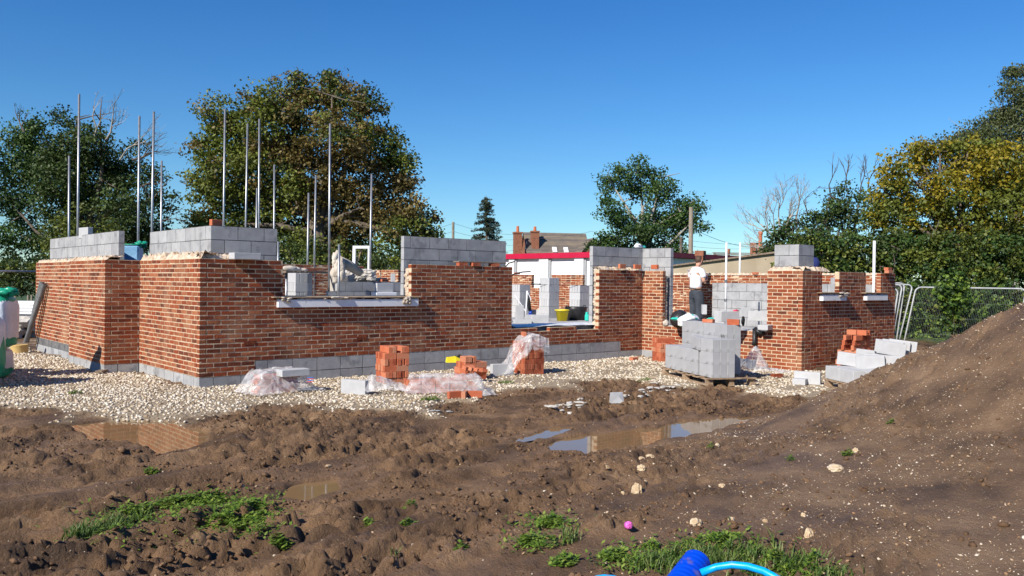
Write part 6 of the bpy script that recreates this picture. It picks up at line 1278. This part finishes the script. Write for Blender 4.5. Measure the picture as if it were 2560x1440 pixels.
for i in range(nR):
    f0_, f1_ = i/nR, (i+1)/nR
    for sg in (-1, 1):
        a0, b0 = (-.25, sg*(hw+.3)*(1-f0_)); z0_, z1_ = ze-.25+(zr-ze+.25)*f0_, ze-.25+(zr-ze+.25)*f1_; b1_ = sg*(hw+.3)*(1-f1_)
        mb.add([hp(-.25, b0, z0_+.06), hp(Lr+.3, b0, z0_+.06), hp(Lr+.3, b1_, z1_), hp(-.25, b1_, z1_), hp(-.25, b0, z0_-.02), hp(Lr+.3, b0, z0_-.02)], [(0, 1, 2, 3), (4, 5, 1, 0)], 0, random.random())
o = mb.build('roof', M['tile'], hs_); o.location = -off
def cstack(a, b, w_, zt, pot, dpt=.7):
    mb = MB(); q = o_+u_*a+v_*b; mb.fbox((q[0], q[1]), u_, v_, -w_/2, w_/2, 0, zt-.2, -dpt/2, dpt/2); mb.fbox((q[0], q[1]), u_, v_, -w_/2-.08, w_/2+.08, zt-.199, zt, -dpt/2-.08, dpt/2+.08)
    c_ = mb.build('chimney', M['farbrick'], hs_); c_.location = -off
    mb = MB(); mb.tube([(q[0], q[1], zt), (q[0], q[1], zt+pot)], [.2, .16], 8); mb.build('chimney_pot', M['terracotta'], c_)
cstack(-1.35, -2.2, .95, zpx(583, D, 1287), .75, 1.0); cstack(.95, -1.6, .9, zpx(579, D, 1328), .55, .9)
# small gable window, end wall
w_ = hpart('window', 'white', [hp(-.03, -1.5, zpx(624)), hp(-.03, -.9, zpx(624)), hp(-.03, -.9, zpx(606)), hp(-.03, -1.5, zpx(606)), hp(-.1, -1.5, zpx(624)), hp(-.1, -.9, zpx(624)), hp(-.1, -.9, zpx(606)), hp(-.1, -1.5, zpx(606))], [(4, 5, 6, 7)[::-1], (0, 1, 5, 4), (1, 2, 6, 5), (2, 3, 7, 6), (3, 0, 4, 7)])
hpart('pane', 'glass', [hp(-.12, -1.4, zpx(622)), hp(-.12, -1.0, zpx(622)), hp(-.12, -1.0, zpx(608)), hp(-.12, -1.4, zpx(608))], [(0, 1, 2, 3)], w_)
for a in (3.1, 4.55):
    f = .42; b0, z0_ = -(hw+.3)*(1-f), ze-.25+(zr-ze+.25)*f; f2 = .56; b2_, z2_ = -(hw+.3)*(1-f2), ze-.25+(zr-ze+.25)*f2; n_ = .12
    w_ = hpart('roof_window', 'white', [hp(a, b0-n_, z0_+n_), hp(a+.55, b0-n_, z0_+n_), hp(a+.55, b2_-n_, z2_+n_), hp(a, b2_-n_, z2_+n_), hp(a, b0, z0_), hp(a+.55, b0, z0_), hp(a+.55, b2_, z2_), hp(a, b2_, z2_)], [(0, 1, 2, 3), (0, 4, 5, 1), (1, 5, 6, 2), (2, 6, 7, 3), (3, 7, 4, 0)])
# cross gable on the right
gw = 1.75; ga = Lr-.25; gz = zr-.85; gb = -hw-1.6; ge = gz-2.2
hpart('gable_wall', 'farbrick', [hp(ga-gw, gb, 0), hp(ga+gw, gb, 0), hp(ga+gw, gb, ge), hp(ga, gb, gz-.1), hp(ga-gw, gb, ge), hp(ga+gw, hw, 0), hp(ga+gw, hw, ge)], [(0, 1, 2, 3, 4), (1, 5, 6, 2)])
mb = MB()
for i in range(16):
    f_, g_ = i/16, (i+1)/16
    for sg in (-1, 1):
        x0, x1 = ga+sg*(gw+.3)*(1-f_), ga+sg*(gw+.3)*(1-g_); z0_, z1_ = ge-.25+(gz-ge+.25)*f_, ge-.25+(gz-ge+.25)*g_
        mb.add([hp(x0, gb-.3, z0_+.05), hp(x0, 1.0, z0_+.05), hp(x1, 1.0, z1_), hp(x1, gb-.3, z1_), hp(x0, gb-.3, z0_-.02), hp(x0, 1.0, z0_-.02)], [(0, 1, 2, 3), (4, 5, 1, 0)])
o = mb.build('gable_roof', M['tile'], hs_); o.location = -off
hpart('gable_window', 'white', [hp(ga-.05, gb-.03, zpx(626)), hp(ga+.35, gb-.03, zpx(626)), hp(ga+.35, gb-.03, zpx(616)), hp(ga-.05, gb-.03, zpx(616)), hp(ga-.05, gb+.03, zpx(626)), hp(ga+.35, gb+.03, zpx(626))], [(0, 1, 2, 3), (0, 4, 5, 1)])
# rendered outbuilding wall with sloping coping
D = 34; a0 = np.array(atD(1683, 663, D+2)); a1 = np.array(atD(1960, 626, D-3)); uu = a1-a0; L_ = np.linalg.norm(uu[:2]); uu = uu[:2]/L_; nn_ = np.array([-uu[1], uu[0]]); nn_ = nn_ if nn_@FW[:2] > 0 else -nn_
ob_ = thing('rendered_outbuilding', 'old tan rendered outbuilding wall with a dark sloping roof edge behind the worker', 'outbuilding', (a0[0], a0[1], 0)); off = Vector(ob_.location)
def op(a, b, z): return (a0[0]+uu[0]*a+nn_[0]*b, a0[1]+uu[1]*a+nn_[1]*b, z)
mb = MB(); mb.add([op(.0, 0, 0), op(L_, 0, 0), op(L_, 0, a1[2]-.06), op(.0, 0, a0[2]-.06), op(.0, 4, 0), op(L_, 4, 0), op(L_, 4, a1[2]-.06), op(0, 4, a0[2]-.06)], [(0, 1, 2, 3), (4, 0, 3, 7), (5, 4, 7, 6), (1, 5, 6, 2)]); o = mb.build('wall', M['render'], ob_); o.location = -off
mb = MB(); mb.add([op(-.1, -.12, a0[2]-.065), op(L_+.1, -.12, a1[2]-.065), op(L_+.1, 4.2, a1[2]-.065), op(-.1, 4.2, a0[2]-.065), op(-.1, -.12, a0[2]), op(L_+.1, -.12, a1[2]), op(L_+.1, 4.2, a1[2]), op(-.1, 4.2, a0[2])], [(0, 1, 2, 3)[::-1], (4, 5, 6, 7), (0, 1, 5, 4), (1, 2, 6, 5), (2, 3, 7, 6), (3, 0, 4, 7)]); o = mb.build('roof', M['oldwood'], ob_); o.location = -off
# chimneys and roofs beyond
def farchim(px0, px1, yt, D, label, pot=None, yb=700):
    q = np.array(atD((px0+px1)/2, 700, D)); w_ = (px1-px0)*D/FPX; zt = atD((px0+px1)/2, yt, D)[2]; r = thing('chimney', label, 'chimney', (q[0], q[1], 0), R(20)); mb = MB(); mb.bbox(-w_*.4, w_*.4, -w_*.4, w_*.4, 0, zt-.25, .01); mb.bbox(-w_*.47, w_*.47, -w_*.47, w_*.47, zt-.249, zt, .01); mb.build('stack', M['farbrick'], r)
    if pot: mb = MB(); mb.lathe([(.13*D/60, zt), (.13*D/60, zt+pot*.8), (.17*D/60, zt+pot*.82), (.15*D/60, zt+pot)], 10, c=(0, 0, 0)); mb.build('pot', M['terracotta'], r)
farchim(1738, 1762, 627, 40, 'short red brick chimney directly behind the worker')
farchim(1874, 1892, 607, 58, 'small distant brick chimney left of the red chimney pot'); farchim(1893, 1906, 614, 60, 'distant chimney carrying a tall red pot', 1.0); farchim(1816, 1824, 622, 64, 'tiny distant chimney on the low roof beyond the poles')
D = 62; p0_ = np.array(atD(1808, 632, D)); rf = thing('cottage', 'low distant cottage with a brown tiled roof behind the rendered wall', 'cottage', (p0_[0], p0_[1], 0)); off = Vector(rf.location); o2, u2, v2 = frame3(1808, D, 5); zz1 = atD(1860, 629, D)[2]
def cp(a, b, z): q = o2+u2*a+v2*b; return (q[0], q[1], z)
Lc = 4.6; mb = MB(); mb.add([cp(0, 0, 0), cp(Lc, 0, 0), cp(Lc, 0, zz1-.9), cp(0, 0, zz1-.9), cp(0, 4, 0), cp(0, 4, zz1-.9), cp(0, 2, zz1)], [(0, 1, 2, 3), (4, 0, 3, 6, 5)]); o = mb.build('wall', M['render'], rf); o.location = -off
mb = MB()
for i in range(8):
    f_, g_ = i/8, (i+1)/8; mb.add([cp(-.2, -.2+2.2*f_, zz1-1+1.0*f_+.04), cp(Lc, -.2+2.2*f_, zz1-1+1.0*f_+.04), cp(Lc, -.2+2.2*g_, zz1-1+g_), cp(-.2, -.2+2.2*g_, zz1-1+g_)], [(0, 1, 2, 3)])
zz2 = atD(1895, 612, D)[2]; mb.add([cp(2.2, -1, zz1-1.2), cp(Lc+1.5, -1, zz1-1.2), cp(3.6, 1, zz2), cp(2.9, 1, zz2), cp(Lc+1.5, 4, zz1-1.2)], [(0, 1, 2, 3), (1, 4, 2)]); o = mb.build('roof', M['tile'], rf); o.location = -off
# telegraph poles & wires
def tpole(px, yt, D, label, r_=.13, m='polewood'):
    q = np.array(atD(px, yt, D)); mb = MB(); mb.tube([(0, 0, 0), (0, 0, q[2])], [r_*1.25, r_], 10); o = mb.build('telegraph_pole', M[m], None, (q[0], q[1], 0), smooth=False); tag(o, label, 'telegraph pole'); return q
T1 = tpole(1133, 555, 78, 'telegraph pole left of the spruce above the front blockwork', .12); T2 = tpole(1728, 518, 50, 'tall pale telegraph pole behind the worker', .12); T3 = tpole(1703, 592, 66, 'darker short telegraph pole left of the tall pale one', .11, 'bark')
def wire(a, b, sag, label, r_=.012):
    a = np.array(a, float); b = np.array(b, float); mb = MB(); mb.tube([a+(b-a)*t-np.array([0, 0, 4*sag*t*(1-t)]) for t in np.linspace(0, 1, 15)], r_, 4, cap=False); o = mb.build('overhead_wire', M['black'], None); tag(o, label, 'wire')
wire(T2-np.array([0, 0, 1.2]), atD(2030, 590, 60), 1.0, 'single overhead wire running right from the tall pale pole', .012)
wire(T2-np.array([0, 0, .6]), atD(1480, 578, 75), .8, 'overhead wire crossing the green tree to the house roof', .010); wire(atD(1480, 578, 75), atD(1330, 596, 100), .2, 'overhead wire passing in front of the house roof', .010)
for k in range(6):
    wire(T3-np.array([0, 0, .2+.45*k]), atD(2000, 596+8.5*k, 90), .5, ['topmost', 'second', 'third', 'fourth', 'fifth', 'lowest'][k]+' of the bundle of wires right of the dark pole', .009)
for k in range(4):
    wire(T1-np.array([0, 0, .1+.75*k]), atD(1290, 586+13*k, 100), .3, ['topmost', 'second', 'third', 'lowest'][k]+' wire between the left pole and the house', .011)
    wire(T1-np.array([0, 0, .1+.75*k]), atD(1010, 575+14*k, 75), .3, ['topmost', 'second', 'third', 'lowest'][k]+' wire running left from the left pole to the big tree', .010)
# ------------------------------------------------------------------ worker
wc = (18.75, 14.1, FZ); fwd = np.array([RT[0]*.86+FW[0]*.5, RT[1]*.86+FW[1]*.5, 0]); fwd /= np.linalg.norm(fwd)   # facing image right, slightly away
ri = np.array([fwd[1], -fwd[0], 0])  # his right
man = thing('person', 'builder in a white T-shirt and dark trousers, head bowed over his hands', 'person', wc)
def lp(f_, r_, z): return Vector(fwd*f_+ri*r_+np.array([0, 0, z]))
def skin(name, verts, edges, m, parent, sub=2, root=0):
    me = bpy.data.meshes.new(name); me.from_pydata([tuple(v[0]) for v in verts], edges, []); ob = bpy.data.objects.new(name, me); COL.objects.link(ob)
    md = ob.modifiers.new('s', 'SKIN'); md.use_smooth_shade = True
    for i, v in enumerate(verts): d = me.skin_vertices[0].data[i]; d.radius = v[1] if hasattr(v[1], '__len__') else (v[1], v[1]); d.use_root = (i == root)
    md2 = ob.modifiers.new('u', 'SUBSURF'); md2.levels = sub; md2.render_levels = sub
    dg = bpy.context.evaluated_depsgraph_get(); dg.update(); me2 = bpy.data.meshes.new_from_object(ob.evaluated_get(dg)); bpy.data.objects.remove(ob); me2.materials.clear(); me2.materials.append(m)
    me2.polygons.foreach_set('use_smooth', [True]*len(me2.polygons)); o = link(name, me2, parent); return o
hipz = .93
V_ = [(lp(0, 0, hipz), (.15, .12)), (lp(-.01, 0, 1.12), (.145, .115)), (lp(0, 0, 1.32), (.17, .12)), (lp(.01, 0, 1.47), (.13, .10)), (lp(.04, 0, 1.55), .058), (lp(.09, 0, 1.64), .085), (lp(.10, 0, 1.73), .092),
      (lp(0, .20, 1.43), .065), (lp(.02, .27, 1.15), .050), (lp(.22, .17, 1.22), .038), (lp(.27, .09, 1.29), .030), (lp(0, -.20, 1.43), .065), (lp(.03, -.27, 1.15), .050), (lp(.23, -.16, 1.22), .038), (lp(.28, -.08, 1.29), .030),
      (lp(0, .10, .86), .10), (lp(.02, .11, .48), .062), (lp(-.01, .11, .09), .045), (lp(.13, .12, .03), .038), (lp(0, -.10, .86), .10), (lp(.06, -.12, .48), .062), (lp(.05, -.12, .09), .045), (lp(.19, -.13, .03), .038)]
E_ = [(0, 1), (1, 2), (2, 3), (3, 4), (4, 5), (5, 6), (3, 7), (7, 8), (8, 9), (9, 10), (3, 11), (11, 12), (12, 13), (13, 14), (0, 15), (15, 16), (16, 17), (17, 18), (0, 19), (19, 20), (20, 21), (21, 22)]
body = skin('body', V_, E_, M['skin'], man)
# face and hands as extra surfaces joined to the body mesh
def joinmb(o, mb, m):
    me = o.data; V0 = [v.co.copy() for v in me.vertices]; F0 = [tuple(p.vertices) for p in me.polygons]; n0 = len(V0); nm = bpy.data.meshes.new(o.name); nm.from_pydata([tuple(v) for v in V0]+mb.v, [], F0+[tuple(i+n0 for i in f) for f in mb.f]); nm.materials.append(m); nm.polygons.foreach_set('use_smooth', [True]*len(nm.polygons)); o.data = nm
mb = MB()
for sgn in (1, -1):
    h0 = np.array(lp(.285, .075*sgn, 1.30)); mb.rock(h0, .042, .034, .045, sub=2, rough=.02)
    for k in range(4):
        b_ = h0+fwd*.03+np.array([0, 0, .028-.018*k]); e1_ = b_+fwd*.035-ri*sgn*.012; e2_ = e1_+fwd*.012-ri*sgn*.03; mb.tube([b_, e1_, e2_], [.0095, .009, .007], 6)
    b_ = h0+np.array([0, 0, .03]); mb.tube([b_, b_+fwd*.03+np.array([0, 0, .02]), b_+fwd*.05-ri*sgn*.01+np.array([0, 0, .015])], [.011, .010, .008], 6)
hc = np.array(lp(.105, 0, 1.70)); mb.tube([hc+fwd*.085+np.array([0, 0, .01]), hc+fwd*.118+np.array([0, 0, -.03]), hc+fwd*.088+np.array([0, 0, -.035])], [.010, .015, .010], 6)
for sgn in (1, -1): mb.rock(hc+ri*sgn*.088+np.array([0, 0, -.01])-fwd*.01, .012, .012, .03, sub=1, rough=.03)
mb.rock(hc+fwd*.07+np.array([0, 0, -.085]), .035, .035, .03, sub=2, rough=.02)
joinmb(body, mb, M['skin'])
mb = MB(); V3, F3 = ico(3); hp_ = V3*np.array([.105, .105, .115]); hcc = np.array([0, 0, 1.735])+fwd*.085; sel = [f for f in F3 if np.mean([V3[i]@np.array([*(-fwd[:2]*.9), .75]) for i in f]) > .12]; mb.add(hp_+hcc, sel); mb.build('hair', M['hair'], man, smooth=True)
mb = MB()
for sgn in (1, -1): q = hc+fwd*.085+ri*sgn*.032+np.array([0, 0, .005]); mb.rock(q, .012, .012, .009, sub=1, rough=0)
mb.build('eyes', M['black'], man)
V_ = [(lp(-.015, 0, .94), (.195, .155)), (lp(-.02, 0, 1.05), (.185, .15)), (lp(-.01, 0, 1.22), (.185, .145)), (lp(0, 0, 1.38), (.19, .135)), (lp(.01, 0, 1.475), (.15, .115)), (lp(.03, 0, 1.52), .075), (lp(0, .215, 1.42), .088), (lp(.03, .27, 1.24), .082), (lp(0, -.215, 1.42), .088), (lp(.04, -.27, 1.24), .082)]
skin('t_shirt', V_, [(0, 1), (1, 2), (2, 3), (3, 4), (4, 5), (4, 6), (6, 7), (4, 8), (8, 9)], M['shirt'], man)
V_ = [(lp(-.01, 0, .95), (.175, .145)), (lp(-.01, 0, .88), (.185, .155)), (lp(0, .12, .78), .14), (lp(.02, .14, .46), .12), (lp(-.01, .14, .10), .11), (lp(.01, -.12, .78), .14), (lp(.06, -.145, .46), .12), (lp(.05, -.145, .10), .11)]
skin('trousers', V_, [(0, 1), (1, 2), (2, 3), (3, 4), (1, 5), (5, 6), (6, 7)], M['trouser'], man)
for (f_, r_) in ((.05, .12), (.11, -.125)):
    mb = MB(); c_ = np.array(lp(f_, r_, .055)); V3b = ico(2)[0]; vv = [c_+fwd*(v[0]*.15)+ri*(v[1]*.055)+np.array([0, 0, max(v[2], -.9)*.055]) for v in V3b]; mb.add(vv, ico(2)[1]); mb.build('boot', M['belt'], man, smooth=True)
mb = MB(); mb.tube([np.array(lp(.19*math.cos(t)*.8-.01, .19*math.sin(t), .955)) for t in np.linspace(0, 6.28, 19)], .016, 6, cap=False); mb.build('belt', M['belt'], man)
# blue jacket glimpsed behind wing blocks
q = atD(2036, 657, 19.5); mb = MB(); mb.rock((0, 0, 0), .10, .12, .15, sub=2, rough=.08, seed=3); o = mb.build('jacket', M['jacket'], None, (q[0], q[1], q[2]-.02), smooth=True); tag(o, 'blue jacket hung just behind the right wing corner blocks', 'jacket')
# ------------------------------------------------------------------ camera, light, world
cd = bpy.data.cameras.new('camera'); cam = bpy.data.objects.new('camera', cd); COL.objects.link(cam)
cd.sensor_width = 36; cd.lens = FPX/2560*36; cd.clip_end = 3000; cd.clip_start = .05
mw = Matrix(((RT[0], UP[0], -FW[0], 0), (RT[1], UP[1], -FW[1], 0), (RT[2], UP[2], -FW[2], EYE), (0, 0, 0, 1)))
cam.matrix_world = mw; sc.camera = cam
sd = Vector((1.35, .25, -1.0)).normalized()
sl = bpy.data.lights.new('sun', 'SUN'); sl.energy = 5.0; sl.angle = R(.53); sl.color = (1, .94, .84)
so = bpy.data.objects.new('sun', sl); COL.objects.link(so); so.rotation_euler = sd.to_track_quat('-Z', 'Y').to_euler(); so.location = (-8, -4, 12)
w = bpy.data.worlds.new('World'); sc.world = w; w.use_nodes = True; nt = w.node_tree; N = nt.nodes; L = nt.links
sky = N.new('ShaderNodeTexSky'); sky.sky_type = 'NISHITA'; sky.sun_disc = False
ts = -sd; sky.sun_elevation = math.asin(ts.z); sky.sun_rotation = math.atan2(ts.x, ts.y); sky.air_density = 1.0; sky.dust_density = .0; sky.ozone_density = 3.0; sky.altitude = 50
hs = N.new('ShaderNodeHueSaturation'); hs.inputs['Saturation'].default_value = 1.18; hs.inputs['Value'].default_value = 1.0
L.new(sky.outputs[0], hs.inputs['Color']); tn = N.new('ShaderNodeMixRGB'); tn.blend_type = 'MULTIPLY'; tn.inputs[0].default_value = 1; 
tcw = N.new('ShaderNodeTexCoord'); sx = N.new('ShaderNodeSeparateXYZ'); L.new(tcw.outputs['Generated'], sx.inputs[0]); rp = N.new('ShaderNodeValToRGB'); L.new(sx.outputs['Z'], rp.inputs[0])
e = rp.color_ramp.elements; e[0].position = 0.0; e[0].color = (1.08, 1.45, 1.74, 1); e[1].position = .42; e[1].color = (.50, 1.20, 1.84, 1); q = e.new(.12); q.color = (.95, 1.42, 1.76, 1)
L.new(rp.outputs[0], tn.inputs[2]); L.new(hs.outputs[0], tn.inputs[1]); L.new(tn.outputs[0], N['Background'].inputs[0]); N['Background'].inputs[1].default_value = .05
sc.view_settings.view_transform = 'Standard'; sc.view_settings.look = 'None'; sc.view_settings.exposure = 0.5; sc.view_settings.gamma = 1
sc.render.engine = 'CYCLES'; sc.cycles.max_bounces = 6; sc.cycles.transparent_max_bounces = 24
